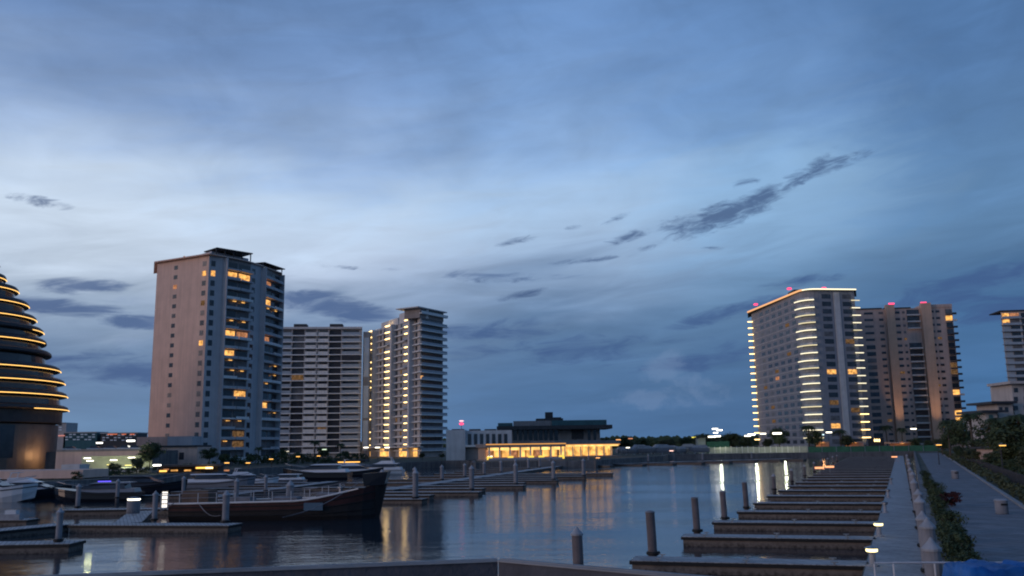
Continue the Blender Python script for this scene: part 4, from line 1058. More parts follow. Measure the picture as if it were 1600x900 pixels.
def barge():
    a = at_water(262, 815); b = at_water(583, 812)
    Y0 = a.y; L_ = (b.x-a.x); cx = (a.x+b.x)/2; cy = (a.y+b.y)/2+2.6; rz = math.atan2(b.y-a.y, b.x-a.x)
    root = thing('barge', (cx, cy, 0), 'long dark wooden barge with a dull red side and a high raked black prow', 'barge')
    loc = (cx, cy, 0); B = 5.0
    def sheer(t): return 1.55+.25*t+2.6*max(0, t-.62)**1.5/.38**1.5*.55
    lower, upper, rim = [], [], []
    for i in range(17):
        t = i/16.0; x = -L_/2+L_*t
        hb = B/2*(.86+.14*min(1, t/.15)) if t < .62 else B/2*math.sqrt(max(0.0, 1-((t-.62)/.38)**2.3)); hb += .12
        z = sheer(t); rk = max(0, t-.85)*3.0
        lower.append([(x-.0, -hb*.8, -.5), (x+rk*.3, -hb*.97, .35), (x+rk*.5, -hb, z*.55), (x+rk*.5, hb, z*.55), (x+rk*.3, hb*.97, .35), (x, hb*.8, -.5)])
        upper.append([(x+rk*.5, -hb*1.0, z*.55+.002), (x+rk*.9, -hb*1.02, z-.10), (x+rk, -hb*1.03, z), (x+rk, hb*1.03, z), (x+rk*.9, hb*1.02, z-.10), (x+rk*.5, hb, z*.55+.002)])
    rot(loft(lower), loc, rz).build('hull', m_hullb, root)
    up = rot(loft(upper), loc, rz).build('topside', m_red, root)
    # wales
    w1 = MB()
    for f_ in (.30, .56, .80):
        for sg in (-1, 1):
            pts = []
            for i in range(17):
                t = i/16.0; x = -L_/2+L_*t; hb = (B/2*(.86+.14*min(1, t/.15)) if t < .62 else B/2*math.sqrt(max(0.0, 1-((t-.62)/.38)**2.3)))+.15
                pts.append((x+max(0, t-.85)*3*f_, sg*hb, sheer(t)*f_))
            w1.tube(pts, .06, 6)
    rot(w1, loc, rz).build('wale', m_hullb, root)
    cp = MB()
    for sg in (-1, 1):
        pts = []
        for i in range(17):
            t = i/16.0; x = -L_/2+L_*t; hb = (B/2*(.86+.14*min(1, t/.15)) if t < .62 else B/2*math.sqrt(max(0.0, 1-((t-.62)/.38)**2.3)))+.12
            if t < .93: pts.append((x+max(0, t-.85)*3, sg*hb*1.03, sheer(t)+.06))
        cp.tube(pts, .09, 6)
    rot(cp, loc, rz).build('gunwale', m_slabp, root)
    # prow block and stem post
    tipx = L_/2
    pr = loft([[(tipx-1.6, -.5, 1.2), (tipx-1.6, .5, 1.2), (tipx-1.3, .5, sheer(.93)), (tipx-1.3, -.5, sheer(.93))],
               [(tipx-.3, -.32, -.5), (tipx-.3, .32, -.5), (tipx+.15, .7, 3.2), (tipx+.15, -.7, 3.2)],
               [(tipx+.12, -.16, -.4), (tipx+.12, .16, -.4), (tipx+.9, .28, 3.2), (tipx+.9, -.28, 3.2)]])
    rot(pr, loc, rz).build('stem', m_hullb, root)
    bl = MB().add([(tipx-1.1, -1.0, 3.0), (tipx+.8, -.7, 3.1), (tipx+.8, .7, 3.1), (tipx-1.1, 1.0, 3.0), (tipx-1.3, -1.1, 4.15), (tipx+1.15, -.8, 4.35), (tipx+1.15, .8, 4.35), (tipx-1.3, 1.1, 4.15)],
                  [[3, 2, 1, 0], [4, 5, 6, 7], [0, 1, 5, 4], [1, 2, 6, 5], [2, 3, 7, 6], [3, 0, 4, 7]])
    rot(bl, loc, rz).build('prow_block', m_navy, root)
    # deck rails, crates, winch
    for sg in (-1, 1):
        rl = MB()
        for hz in (.55, 1.0):
            rl.tube([(-L_/2+1+.6*k, sg*2.2, sheer((1+.6*k)/L_)+hz) for k in range(0, int((L_*.78)/.6))], .03, 6)
        rot(rl, loc, rz).build('rail', m_pilel, root)
        for k in range(9):
            x = -L_/2+1+k*L_*.78/8.5; z = sheer((x+L_/2)/L_)
            rot(MB().tube([(x, sg*2.2, z), (x, sg*2.2, z+1.0)], .035, 6), loc, rz).build('rail_post', m_railw, root)
    def dk(x, y, l_, w_, h_, n, m_):
        z = sheer((x+L_/2)/L_)
        mb = MB().box(x, y, z+.01, x+l_, y+w_, z+h_*.8).box(x+.05, y+.05, z+h_*.8, x+l_-.05, y+w_-.05, z+h_)
        return rot(mb, loc, rz).build(n, m_, root)
    dk(-L_/2+.8, -1.2, 2.6, 2.4, 1.2, 'deckhouse', m_wood)
    dk(-L_/2+5.2, -.9, 2.2, 1.8, .45, 'hatch', m_pilel)
    dk(-L_/2+9.4, -.9, 2.6, 1.8, .35, 'hatch', m_pilel)
    dk(L_/2-5.8, -.8, 1.7, 1.6, .5, 'hatch', m_pilel)
    rot(MB().lathe((L_/2-3.6, 0, sheer(.8)), [(.35, 0), (.2, .15), (.2, .55), (.38, .6), (.38, .7)], 12), loc, rz).build('winch', m_metal, root)
    for (x0, y0, z0, x1, y1, z1) in ((-L_/2+.6, -2.5, 1.7, -L_/2-3.2, -2.9, .66), (L_/2-1.5, -1.2, 3.4, L_/2-7.5, -5.6, .5), (-L_/2+3, -2.6, 1.7, -L_/2+6.0, -4.6, .66)):
        pts = [(x0+(x1-x0)*t/8, y0+(y1-y0)*t/8, z0+(z1-z0)*t/8-.5*math.sin(math.pi*t/8)) for t in range(9)]
        rot(MB().tube(pts, .035, 6), loc, rz).build('mooring_rope', m_pilel, root)
    # tyre fenders and a blue cover amidships
    rot(MB().box(L_/2-6.4, -2.78, .9, L_/2-4.6, -2.64, 1.6), loc, rz).build('side_cover', mat('faded_blue_cover', (.08, .14, .2), .8), root)
barge()

# ------------------------------------------------------------------ parapet in front of the camera and the bridge it belongs to
def parapet():
    z = 5.32
    pts = [at_z(-260, 913, z), at_z(778, 873.5, z), at_z(1240, 914, z)]
    root = thing('bridge_parapet', (0, 10, 4), 'dark concrete parapet with a thin pale top edge and a shallow corner', 'parapet')
    for i, (a, b) in enumerate(zip(pts, pts[1:])):
        fr, ln = frame(a, b)
        e0, e1 = (3 if i == 0 else 0), (3 if i == 1 else 0)
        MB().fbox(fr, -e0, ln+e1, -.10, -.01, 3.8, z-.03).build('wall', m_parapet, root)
        MB().fbox(fr, -e0, ln+e1, -.115, .02, z-.03, z-.012).fbox(fr, -e0, ln+e1, -.11, -.03, z-.012, z).build('coping', m_conc, root)  # coping in a paler concrete than the wall below
    # bridge deck carrying it
    mb = MB().hexa([(pts[0].x-4, -6), (pts[2].x+6, -6), (pts[2].x+3, pts[2].y+.1), (pts[1].x, pts[1].y+.1), (pts[0].x-3, pts[0].y+.1)], 3.3, 3.8)
    tag(mb.build('bridge_deck', m_conc), kind='structure')
parapet()

# ------------------------------------------------------------------ blue tarpaulin heap, bins, promenade planting
def tarp():
    Y = 25.0; a = at_y(1500, 883, Y); b = at_y(1680, 888, Y)
    root = thing('covered_stall', (a.x+1.5, Y+.8, GZ), 'heap covered with a bright blue tarpaulin in the bottom right corner', 'tarpaulin heap')
    mb = MB(); nx, ny = 40, 16; x0, x1 = a.x, b.x; y0, y1 = Y-.6, Y+1.2
    top = a.z
    for j in range(ny+1):
        for i in range(nx+1):
            u, v = i/nx, j/ny
            x = x0+(x1-x0)*u; y = y0+(y1-y0)*v
            z = top-.06+.05*math.sin(u*17+v*3)+.035*math.sin(u*41+1+v*7)-.08*u+.03*random.random()
            if v < .12: z -= (.12-v)*4.5
            if u < .05: z -= (.05-u)*12
            y += .05*math.sin(u*23)
            mb.v.append(Vector((x, y, z)))
    for j in range(ny):
        for i in range(nx):
            q_ = j*(nx+1)+i; mb.f.append([q_, q_+1, q_+nx+2, q_+nx+1])
    n0 = len(mb.v)
    mb.build('tarpaulin', m_blue, root, smooth=True)
    MB().box(x0+.2, y0+.25, GZ+.02, x1-.2, y1-.1, top-.5).build('crate_stack', m_wood, root)
tarp()
def bin_(px, pyb, pyt, lb):
    p = at_z(px, pyb, GZ+.02); h = at_y(px, pyt, p.y).z-GZ; r = h*.42
    root = thing('litter_bin', (p.x, p.y, GZ+.02), lb, 'litter bin', 'white round bins on the promenade')
    MB().lathe((p.x, p.y, GZ+.02), [(r*.92, 0), (r*.98, .06), (r, h*.5), (r, h-.12)], 20).build('drum', m_pilel, root)
    MB().lathe((p.x, p.y, GZ+.02+h-.118), [(r*1.1, 0), (r*1.12, .05), (r*.8, .12)], 20).build('lid', m_cap, root)
    MB().box(p.x-r*.5, p.y-r-.02, GZ+h-.36, p.x+r*.5, p.y-r+.06, GZ+h-.24).build('slot', m_fender, root)
bin_(1566, 803, 780, 'white round litter bin nearest on the right side of the promenade')
bin_(1493, 748, 735, 'farther white round litter bin on the right side of the promenade')

def leafcloud(c, rx, ry, rz_, n, size, seed, clumps=14, flat=.5):
    rnd = random.Random(seed); mb = MB(); cl = []
    for i in range(clumps):
        a = rnd.uniform(0, 6.283); rr = rnd.uniform(.15, .85); zz = rnd.uniform(-.8, .8)
        k = math.sqrt(max(0, 1-zz*zz*.8))
        cl.append((c[0]+rx*rr*k*math.cos(a), c[1]+ry*rr*k*math.sin(a), c[2]+rz_*zz*.75, rnd.uniform(.28, .5)))
    for i in range(n):
        x, y, z, r = cl[rnd.randrange(clumps)]
        d = Vector((rnd.gauss(0, 1), rnd.gauss(0, 1), rnd.gauss(0, 1))).normalized()*rnd.uniform(.35, 1.05)
        p = Vector((x+d.x*r*rx, y+d.y*r*ry, z+d.z*r*rz_))
        nrm = (d+Vector((rnd.gauss(0, .5), rnd.gauss(0, .5), rnd.gauss(.4, .5)))).normalized(); t = nrm.orthogonal().normalized()
        t = Matrix.Rotation(rnd.uniform(0, 6.28), 3, nrm) @ t; b = nrm.cross(t); s_ = size*rnd.uniform(.6, 1.3)
        mb.add([p-t*s_, p-b*s_*.5, p+t*s_, p+b*s_*.5], [[0, 1, 2, 3]])
    return mb
def tree_proto(seed, h=8.0, spread=3.0, m_=None, n=2600):
    rnd = random.Random(seed); root = thing('tree', (0, 0, 0), 'tree', 'tree')
    mb = MB().tube([(0, 0, -.2), (rnd.uniform(-.1, .1), .05, h*.25), (rnd.uniform(-.3, .3), 0, h*.5), (rnd.uniform(-.4, .4), .1, h*.78)], .2*h/8, 8, .06)
    for i in range(7):
        a = rnd.uniform(0, 6.28); z0 = h*rnd.uniform(.25, .55); L_ = spread*rnd.uniform(.5, .9)
        mb.tube([(0, 0, z0), (math.cos(a)*L_*.5, math.sin(a)*L_*.5, z0+h*.14), (math.cos(a)*L_, math.sin(a)*L_, z0+h*.26)], .08*h/8, 6, .02)
    mb.build('trunk', m_bark, root)
    leafcloud((0, 0, h*.66), spread, spread, h*.38, n, .27*h/8, seed+5, clumps=20).build('crown', m_ or m_leaf, root)
    return root
def palm_proto(seed, h=8.5):
    rnd = random.Random(seed); root = thing('palm_tree', (0, 0, 0), 'palm', 'palm tree')
    lean = rnd.uniform(-.5, .5)
    MB().tube([(0, 0, -.2), (lean*.2, 0, h*.4), (lean, 0, h)], .2, 8, .13).build('trunk', m_bark, root)
    fr = MB()
    for i in range(26):
        a = i*2.399+rnd.uniform(-.2, .2); up = rnd.uniform(-.35, 1.0); L_ = rnd.uniform(2.3, 3.0)
        prev = None
        for k in range(9):
            t = k/8; r_ = L_*t*(.95-.15*t); z = h+up*1.3*t*L_*.5-1.9*t*t*(1.0)
            p = Vector((lean+math.cos(a)*r_, math.sin(a)*r_, z))
            if prev is not None:
                side = Vector((-math.sin(a), math.cos(a), 0)); wd = .62*math.sin(math.pi*min(1, t+.08))+.08
                for sg in (-1, 1):
                    tip = p+side*sg*wd+Vector((0, 0, -wd*.45))
                    fr.add([prev, p, tip], [[0, 1, 2]])
                fr.add([prev+side*.04, p+side*.03, p-side*.03, prev-side*.04], [[0, 1, 2, 3]])
            prev = p
    fr.build('fronds', m_leaf, root)
    return root
protos = [tree_proto(11, 8, 3.4), tree_proto(23, 8, 2.9, m_leaf2), tree_proto(37, 8, 4.0), palm_proto(5), palm_proto(9, 7.5)]
used = set()
def plant(k, x, y, h, label, group, rz=0.0, cat=None, wide=1.0, z=GZ):
    nat = 8.0 if k < 3 else (8.9 if k == 3 else 8.0)
    s_ = h/nat; o = protos[k]
    if k in used: o = dup(protos[k], (x, y, z), rz, (s_*wide, s_*wide, s_), label, group)
    else: used.add(k); PEND.append((k, (x, y, z), rz, (s_*wide, s_*wide, s_), label, group)); return None
    return o
PEND = []
def plant_at(k, px, pyt, Y, label, group, wide=1.0, rz=None, zb=GZ):
    p = at_y(px, pyt, Y); return plant(k, p.x, Y, p.z-zb, label, group, rz if rz is not None else random.uniform(0, 6.28), wide=wide, z=zb)

# trees right of the promenade
G = 'trees right of the promenade'
rt = [(1596, 654, 120, 2, 1.35), (1566, 656, 150, 0, 1.4), (1545, 686, 176, 1, 1.4), (1524, 684, 190, 0, 1.4), (1500, 652, 215, 2, .95), (1580, 690, 124, 2, 1.4), (1552, 704, 136, 2, 1.4), (1526, 700, 160, 1, 1.4), (1482, 674, 245, 0, 1.0), (1612, 690, 100, 1, 1.1), (1585, 716, 112, 0, 1.1),
      (1540, 716, 150, 2, 1.2), (1512, 698, 170, 1, 1.3), (1497, 696, 205, 0, 1.2), (1470, 682, 285, 1, 1.1), (1622, 742, 84, 2, 1.0), (1568, 730, 126, 1, 1.1), (1530, 735, 138, 0, .9)]
rt += [(1480, 655, 232, 3, 1.3), (1558, 650, 142, 4, 1.3), (1515, 644, 190, 3, 1.3), (1590, 644, 122, 4, 1.2)]
rt.sort()
for i, (px, py, Y, k, wd) in enumerate(rt):
    plant_at(k, px, py, Y, '%s tree from the left in the dark row right of the promenade' % ORD[i], G, wd)
# trees around the left towers
G = 'trees along the left shore'
lt = [(236, 690, 205, 0, 1.1, None), (215, 712, 190, 1, 1.2, None), (180, 722, 180, 2, 1.2, None), (328, 698, 265, 2, 1.1, None), (404, 698, 275, 3, 1.2, None), (392, 706, 280, 1, 1.0, None), (440, 700, 300, 2, 1.2, None),
      (466, 706, 300, 0, 1.0, None), (492, 688, 330, 3, 1.35, None), (505, 698, 325, 0, 1.2, None), (532, 692, 340, 4, 1.2, None), (540, 702, 335, 1, 1.1, None), (660, 706, 330, 1, 1.3, None), (352, 708, 262, 0, 1.0, None), (690, 708, 335, 2, 1.1, None), (160, 716, 220, 0, 1.1, None), (480, 712, 285, 1, 1.2, None), (425, 712, 282, 0, 1.2, None)]
lt.sort(key=lambda t: t[0])
for i, (px, py, Y, k, wd, _) in enumerate(lt):
    plant_at(k, px, py, Y, ('%s palm or tree from the left' if 0 else '%s tree from the left') % ORD[i]+' in front of the left-hand towers', G, wd)
# trees behind the wharf
G = 'trees behind the far wharf'
ft = [(975, 682, 520, 0, 1.6), (1000, 684, 560, 2, 1.8), (1040, 684, 600, 1, 2.0), (1072, 683, 560, 0, 1.8), (1098, 676, 500, 2, 1.6), (1112, 678, 505, 1, 1.4), (1142, 676, 500, 0, 1.5), (1162, 682, 480, 2, 1.4), (1200, 682, 455, 1, 1.2),
      (1216, 668, 418, 0, 1.1), (1262, 664, 405, 3, 1.5), (1272, 672, 405, 0, 1.1), (1312, 670, 405, 4, 1.3), (1324, 676, 405, 1, 1.2), (1384, 664, 440, 3, 1.3), (1408, 668, 430, 3, 1.2), (1430, 684, 410, 0, 1.3), (1452, 686, 400, 2, 1.3), (950, 680, 480, 1, 1.6)]
ft.sort()
for i, (px, py, Y, k, wd) in enumerate(ft):
    plant_at(k, px, py, Y, '%s tree from the left in the distant row behind the far wharf' % ORD[i], G, wd)
for (k, loc, rz, s_, label, group) in PEND:
    o = protos[k]; o.location = loc; o.rotation_euler = (0, 0, rz); o.scale = s_; tag(o, label, None, group)
# hedge plants on the left edge of the promenade
hp = []
for i, Y in enumerate((29.5, 32, 35.2, 38, 41.5, 45.5, 50, 55, 61, 68, 76, 86, 98, 112)):
    hp.append((i, sea(Y)+.62+random.uniform(-.12, .12), Y))
sh = thing('shrub', (hp[0][1], hp[0][2], GZ), 'nearest dark green shrub in the row along the left edge of the promenade', 'shrub', 'shrubs along the left edge of the promenade')
x, y = hp[0][1], hp[0][2]
leafcloud((x, y, GZ+.55), .58, .8, .6, 1300, .07, 77, 16).build('foliage', m_leaf, sh)
stm = MB()
for i in range(6): stm.tube([(x, y, GZ-.05), (x+random.uniform(-.3, .3), y+random.uniform(-.3, .3), GZ+.7)], .025, 5)
stm.build('stem', m_bark, sh)
for i, x, y in hp[1:]:
    o = dup(sh, (x, y, GZ), i*1.3, random.uniform(.8, 1.15), '%s shrub from the near end along the left edge of the promenade' % ORD[i])
p = (sea(66)+.7, 66)
fl = thing('flower_bush', (p[0]+.25, p[1]-1.5, GZ), 'dark red flowering bush in the shrub row beside the promenade', 'flower bush')
leafcloud((p[0]+.25, p[1]-1.5, GZ+.55), .8, 1.3, .5, 900, .10, 99, 12).build('blossom', m_flower, fl)
MB().tube([(p[0]+.25, p[1]-1.5, GZ-.05), (p[0]+.3, p[1]-1.5, GZ+.6)], .05, 6).build('stem', m_bark, fl)
# planted strip and low hedge right of the promenade
mb = MB()
rnd = random.Random(4)
for i in range(90):
    Y = 50+i*i*.026+i*.9; x = sea(Y)+pr(Y)+1.2
    s_ = leafcloud((x, Y, GZ+.5), .8, 1.3+Y*.006, .5, 70, .14+Y*.0006, 200+i, 6); mb.merge(s_)
tag(mb.build('hedge', m_leaf2), 'low clipped hedge running along the right kerb of the promenade', 'hedge')
for j_, off in enumerate((4.6, 7.5)):
    mb = MB()
    for i in range(46):
        Y = 62+i*4.2; mb.merge(leafcloud((sea(Y)+pr(Y)+off+random.uniform(-.6, .6), Y, GZ+.8+.4*j_), 1.5, 2.4, random.uniform(.8, 1.3)+.5*j_, 90, .2+Y*.0005, 900+i+100*j_, 6))
    tag(mb.build('shrubbery', m_leaf), ['dense dark shrubbery just behind the picket fence right of the promenade', 'taller dark shrubbery under the trees right of the promenade'][j_], 'shrubbery')
# low fence behind the hedge
a = (sea(52)+pr(52)+2.8, 52); b = (sea(230)+pr(230)+2.8, 230); fr, ln = frame(a, b)
root = thing('garden_fence', (a[0], a[1], GZ), 'low grey picket fence behind the hedge right of the promenade', 'fence')
pk = MB()
for i in range(int(ln/.45)): pk.fbox(fr, i*.45, i*.45+.12, -.03, .03, GZ, GZ+1.3)
pk.build('pickets', m_dark, root); MB().fbox(fr, 0, ln, .031, .09, GZ+.3, GZ+.4).fbox(fr, 0, ln, .031, .09, GZ+1.05, GZ+1.15).build('rails', m_stone, root)

# ------------------------------------------------------------------ pavilion and hall on the far quay
def pavilion():
    zq = GZ
    P0 = at_z(762, 719, zq+.4).xy; P1 = at_z(877, 717, zq+.4).xy
    root = thing('restaurant_pavilion', ((P0.x+P1.x)/2, P0.y+8, GZ), 'low flat-roofed restaurant pavilion glowing yellow at the water edge', 'restaurant')
    fr, ln = frame(P0, P1); D = 16
    MB().fbox(fr, -.5, ln+1, -D, 1.5, GZ-.3, GZ+.45).build('plinth', m_stone, root)
    zt = at_y(820, 693, P0.y).z
    MB().fbox(fr, 0, ln+.6, -D, -4.2, GZ+.45, zt-1.2).build('wall', m_tan, root)
    # ceiling (lit from lamps), roof
    MB().fbox(fr, -.8, ln+1.2, -D-.5, 1.4, zt-1.1, zt).build('roof', m_stone, root)
    MB().fbox(fr, -.8, ln+1.2, 1.402, 1.6, zt-.28, zt-.02).build('roof_edge_strip', glow('edge_orange', (1, .45, .12), 1.0), root)
    n = 7
    for i in range(n+1):
        u = .2+(ln-.6)*i/n; MB().fbox(fr, u, u+.45, .2, .65, GZ+.45, zt-1.1).build('column', m_slabp, root)
        if i in (0, 2, 5, 7) or i == 4:
            MB().fbox(fr, u-.6, u+1.1, .7, 1.3, GZ+.5, GZ+1.5).build('planter_lamp', glow('planter_yellow', (1, .68, .10), 1.25), root)
    for i in range(9):
        u = ln*(i+.1)/9; MB().fbox(fr, u, u+ln/9*.8, -4.15, -4.05, GZ+1.2, zt-1.9).build('window', g_roomy if i % 3 else g_roomd, root)
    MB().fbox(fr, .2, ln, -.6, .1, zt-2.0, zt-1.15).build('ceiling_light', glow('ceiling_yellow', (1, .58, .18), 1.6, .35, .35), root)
    # low glass balustrade
    MB().fbox(fr, 0, ln, 1.36, 1.42, GZ+.46, GZ+1.0).build('balustrade', m_glassrail, root)
    # right wing
    Q0 = at_z(872, 714.5, zq+.4).xy+Vector((0, 10)); Q1 = at_z(966, 711.5, zq+.4).xy
    Q1 = at_y(966, 711, Q0.y+22).xy
    fr2, l2 = frame(Q0, Q1)
    zt2 = at_y(920, 696, (Q0.y+Q1.y)/2).z; zt3 = at_y(920, 688, (Q0.y+Q1.y)/2).z
    MB().fbox(fr2, -2, l2, -12, -3.2, GZ, zt2).build('wall', m_tan, root)
    MB().fbox(fr2, -2, l2+.4, -12, 1.0, zt2+.3, zt3).build('roof', m_stone, root)
    MB().fbox(fr2, 0, l2, 1.002, 1.1, zt2+.2, zt2+.45).build('roof_edge_strip', glow('edge_orange', (1, .45, .12), 1.0), root)
    for i in range(8):
        u = l2*i/8; MB().fbox(fr2, u+.2, u+l2/8-.3, -3.18, -3.05, GZ+.6, zt2-.1).build('window', g_roomy, root)
        MB().fbox(fr2, u, u+.35, -.3, .1, GZ, zt2+.3).build('column', m_slabp, root)
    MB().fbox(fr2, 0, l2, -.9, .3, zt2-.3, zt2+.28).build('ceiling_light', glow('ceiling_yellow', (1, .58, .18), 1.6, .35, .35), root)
    MB().fbox(fr2, -1, l2+.6, -3, 1.2, GZ-.2, GZ+.35).build('plinth', m_stone, root)
    # upper club building behind
    Yb = 384
    root = thing('clubhouse', (at_y(850, 700, Yb).x, Yb+8, GZ), 'dark two-tier clubhouse with a wide overhanging roof and a chimney box, behind the glowing pavilion', 'building')
    def bx(x0, y0, x1, y1, Y, d, m_, n, zb=None):
        p = at_y(x0, y0, Y); q_ = at_y(x1, y1, Y); MB().box(p.x, Y, q_.z if zb is None else zb, q_.x, Y+d, p.z).build(n, m_, root)
    bx(795, 668, 938, 692, Yb, 18, m_stone, 'wall', GZ)
    bx(776, 666, 957, 669.5, Yb-6, 30, m_dark2, 'roof')
    bx(802, 658, 862, 665.6, Yb+1, 20, m_stone, 'upper_storey')
    bx(862, 657, 948, 665.6, Yb+.5, 20, m_teal, 'roof_glazing')
    bx(778, 661, 801, 665.6, Yb+.5, 20, m_teal, 'roof_glazing')
    bx(838, 654, 880, 657.8, Yb+3, 14, m_dark2, 'roof_box'); bx(852, 644, 864, 654, Yb+6, 5, m_dark, 'chimney'); bx(864, 652, 877, 654, Yb+4, 5, m_dark, 'roof_box')
    for i in range(9): bx(802+8*i, 672, 808+8*i, 688, Yb-.1, .3, m_glass, 'window')
    bx(893, 671, 912, 686, Yb-.1, .3, m_dark, 'window')
    for i in range(2): bx(918+9*i, 672, 923+9*i, 688, Yb-.1, .3, m_glass, 'window')
    # pale hall on the left
    Yh = 318
    root = thing('pale_hall', (at_y(740, 700, Yh).x, Yh+8, GZ), 'pale windowed hall with a blank left end, left of the clubhouse', 'building')
    bx(697, 672, 727, 715, Yh-4, 20, m_greyl, 'end_wall', GZ)
    bx(727, 673, 800, 700, Yh, 16, m_greyl, 'wall', GZ)
    for i in range(7): bx(731+9.4*i, 678, 736.5+9.4*i, 695, Yh-.12, .3, m_glass, 'window')
    for x0, x1 in ((706, 724), (733, 750), (757, 775)): bx(x0, 670.5, x1, 673.2, Yh+3, 8, m_dark2, 'roof_box')
    bx(727, 695.5, 764, 698, Yh-4, 4, m_slabp, 'canopy')
    bx(728, 698, 764, 716, Yh-2, 2, m_stone, 'lower_wall', GZ)
    MB().tube([at_y(721, 672, Yh), at_y(721, 664, Yh)], .12, 6).build('mast', m_metal, root)
    p = at_y(721, 660, Yh); MB().lathe((p.x, p.y, p.z-.9), [(.4, 0), (.8, .25), (.8, .6), (.4, .8)], 12).build('beacon', g_red, root)
    MB().lathe((p.x, p.y, p.z+.3), [(.6, 0), (.9, .2), (.6, .4)], 12).build('lamp', glow('beacon_pink', (1, .6, .65), 1.6), root)
pavilion()

# ------------------------------------------------------------------ left shore buildings
def bxw(root, x0, y0, x1, y1, Y, d, m_, n, zb=None):
    p = at_y(x0, y0, Y); q_ = at_y(x1, y1, Y)
    return MB().box(p.x, Y, q_.z if zb is None else zb, q_.x, Y+d, p.z).build(n, m_, root)
Y = 270
root = thing('annexe', (at_y(280, 700, Y).x, Y+6, GZ), 'pinkish flat-roofed annexe at the foot of the beige tower', 'building')
bxw(root, 250, 698, 307, 735, Y, 12, m_beige, 'wall', GZ)
bxw(root, 214, 683, 262, 700, 296, 8, m_beige, 'wall', GZ)
bxw(root, 262, 682, 300, 697, 292, 8, m_bluewhite, 'roof_room', GZ+5)
bxw(root, 250, 696.3, 308, 698.4, Y-.4, 13, m_dark2, 'roof')
bxw(root, 280, 707, 287, 718, Y-.1, .3, m_dark, 'window'); bxw(root, 262, 709, 267, 716, Y-.1, .3, m_greyl, 'window')
Y = 232
root = thing('boundary_wall', (at_y(160, 700, Y).x, Y, GZ), 'long pink-brown boundary wall on the left shore', 'wall')
bxw(root, 88, 704, 236, 716, Y, .6, m_beige, 'wall', GZ)
bxw(root, 88, 702.6, 236, 704, Y-.1, .8, m_stone, 'coping')
Y = 210
root = thing('sports_court', (at_y(170, 720, Y).x, Y, GZ), 'green-lit sports court with netting and pale canopies behind the moored yachts', 'sports court')
bxw(root, 128, 713, 236, 740, Y+6, .3, glow('court_netting_lit', (.35, .42, .16), .22, .5, .25) if 0 else m_hoard, 'netting', GZ)
bxw(root, 158, 732, 224, 736.5, Y-8, 7, m_bluewhite, 'canopy')
bxw(root, 205, 736, 236, 752, Y-12, 6, m_hoard, 'kiosk', GZ)
for i, (px, py) in enumerate(((136, 716), (140, 720), (177, 719), (205, 715), (200, 727), (212, 730), (172, 726))):
    bxw(root, px-5, py-.7, px+5, py+.7, Y+1, .4, g_white if i < 4 else glow('lamp_yellowgreen', (1, .85, .25), 1.6), 'light_tube')
def small_light(px, py, Y, energy, color, root, label='court_floodlight'):
    ld = bpy.data.lights.new(label, 'POINT'); ld.energy = energy; ld.color = color; ld.shadow_soft_size = .5
    lo = bpy.data.objects.new(label, ld); COL.objects.link(lo); lo.parent = root; lo.location = at_y(px, py, Y)-root.location
small_light(150, 712, Y-2, 900, (.95, 1, .45), root); small_light(212, 714, Y-2, 900, (.95, 1, .5), root)
small_light(190, 722, Y-6, 500, (.9, 1, .4), root)
Y = 158
root = thing('quay_pergola', (at_y(40, 750, Y).x, Y, GZ), 'low quay building with a flat pinkish roof band on pale columns behind the white yachts', 'building')
bxw(root, -150, 738, 129, 747, Y, 10, m_beige, 'roof_band')
for i, px in enumerate((50, 66, 84, 100, 118)): bxw(root, px, 747, px+9, 766, Y+1, 1, m_greyl, 'column', GZ)
bxw(root, -150, 747, 129, 768, Y+7, .5, m_dark, 'back_wall', GZ)
bxw(root, 40, 749, 47, 762, Y+4, .4, glow('shop_pink', (1, .25, .15), .35), 'lit_sign'); bxw(root, -5, 750, 20, 760, Y+4, .4, glow('shop_pink', (1, .25, .15), .35), 'lit_sign')
bxw(root, 96, 726, 122, 762, Y+14, 4, m_greyl, 'stair_tower', GZ)
ld = MB()
# bar terrace with lights at the foot of the beige tower
Y = 194
root = thing('terrace_bar', (at_y(290, 730, Y).x, Y, GZ), 'dark terrace bar with rows of small orange and yellow lamps below the beige annexe', 'bar')
bxw(root, 246, 729, 340, 748, Y+3, 4, m_dark, 'wall', GZ); bxw(root, 240, 727, 345, 728.5, Y-1, 8, m_dark2, 'roof')
for (x0, x1, yy, g_) in ((249, 259, 736, g_amber), (255, 262, 733.4, g_roomd), (267, 276, 735, g_room), (288, 297, 735, g_room), (306, 320, 731, g_amber), (321, 331, 731, g_warm), (350, 357, 735, g_roomd)):
    bxw(root, x0, yy-1.0, x1, yy+1.2, Y-1.5, .6, g_, 'lamp')
root = thing('garden_bank', (-60, 262, GZ), 'dark planted bank below the beige and slab towers', 'hedge')
mb = MB()
for i in range(26):
    p = at_y(345+i*9, 724, 262+i*2.0); mb.merge(leafcloud((p.x, p.y, GZ+1.6), 2.6, 2.0, 1.9, 120, .38, 400+i, 7))
mb.build('foliage', m_leaf, root)
root = thing('quay_hedge', (-75, 170, GZ), 'dark uneven hedge along the quay behind the black yachts', 'hedge')
mb = MB()
for i in range(30):
    p = at_y(120+i*7.2, 745, 158+i*2.6); mb.merge(leafcloud((p.x, p.y, GZ+.7), 1.5, 1.2, random.uniform(.7, 1.15), 110, .22, 600+i, 7))
mb.build('foliage', m_leaf, root)
Y = 300
root = thing('veranda_restaurant', (at_y(545, 728, Y).x, Y, GZ), 'veranda hung with vertical orange string lights beyond the barge', 'restaurant')
bxw(root, 515, 719, 570, 721, Y-1, 9, m_dark2, 'roof')
bxw(root, 515, 721, 570, 735, Y+7, .5, m_dark, 'back_wall', GZ)
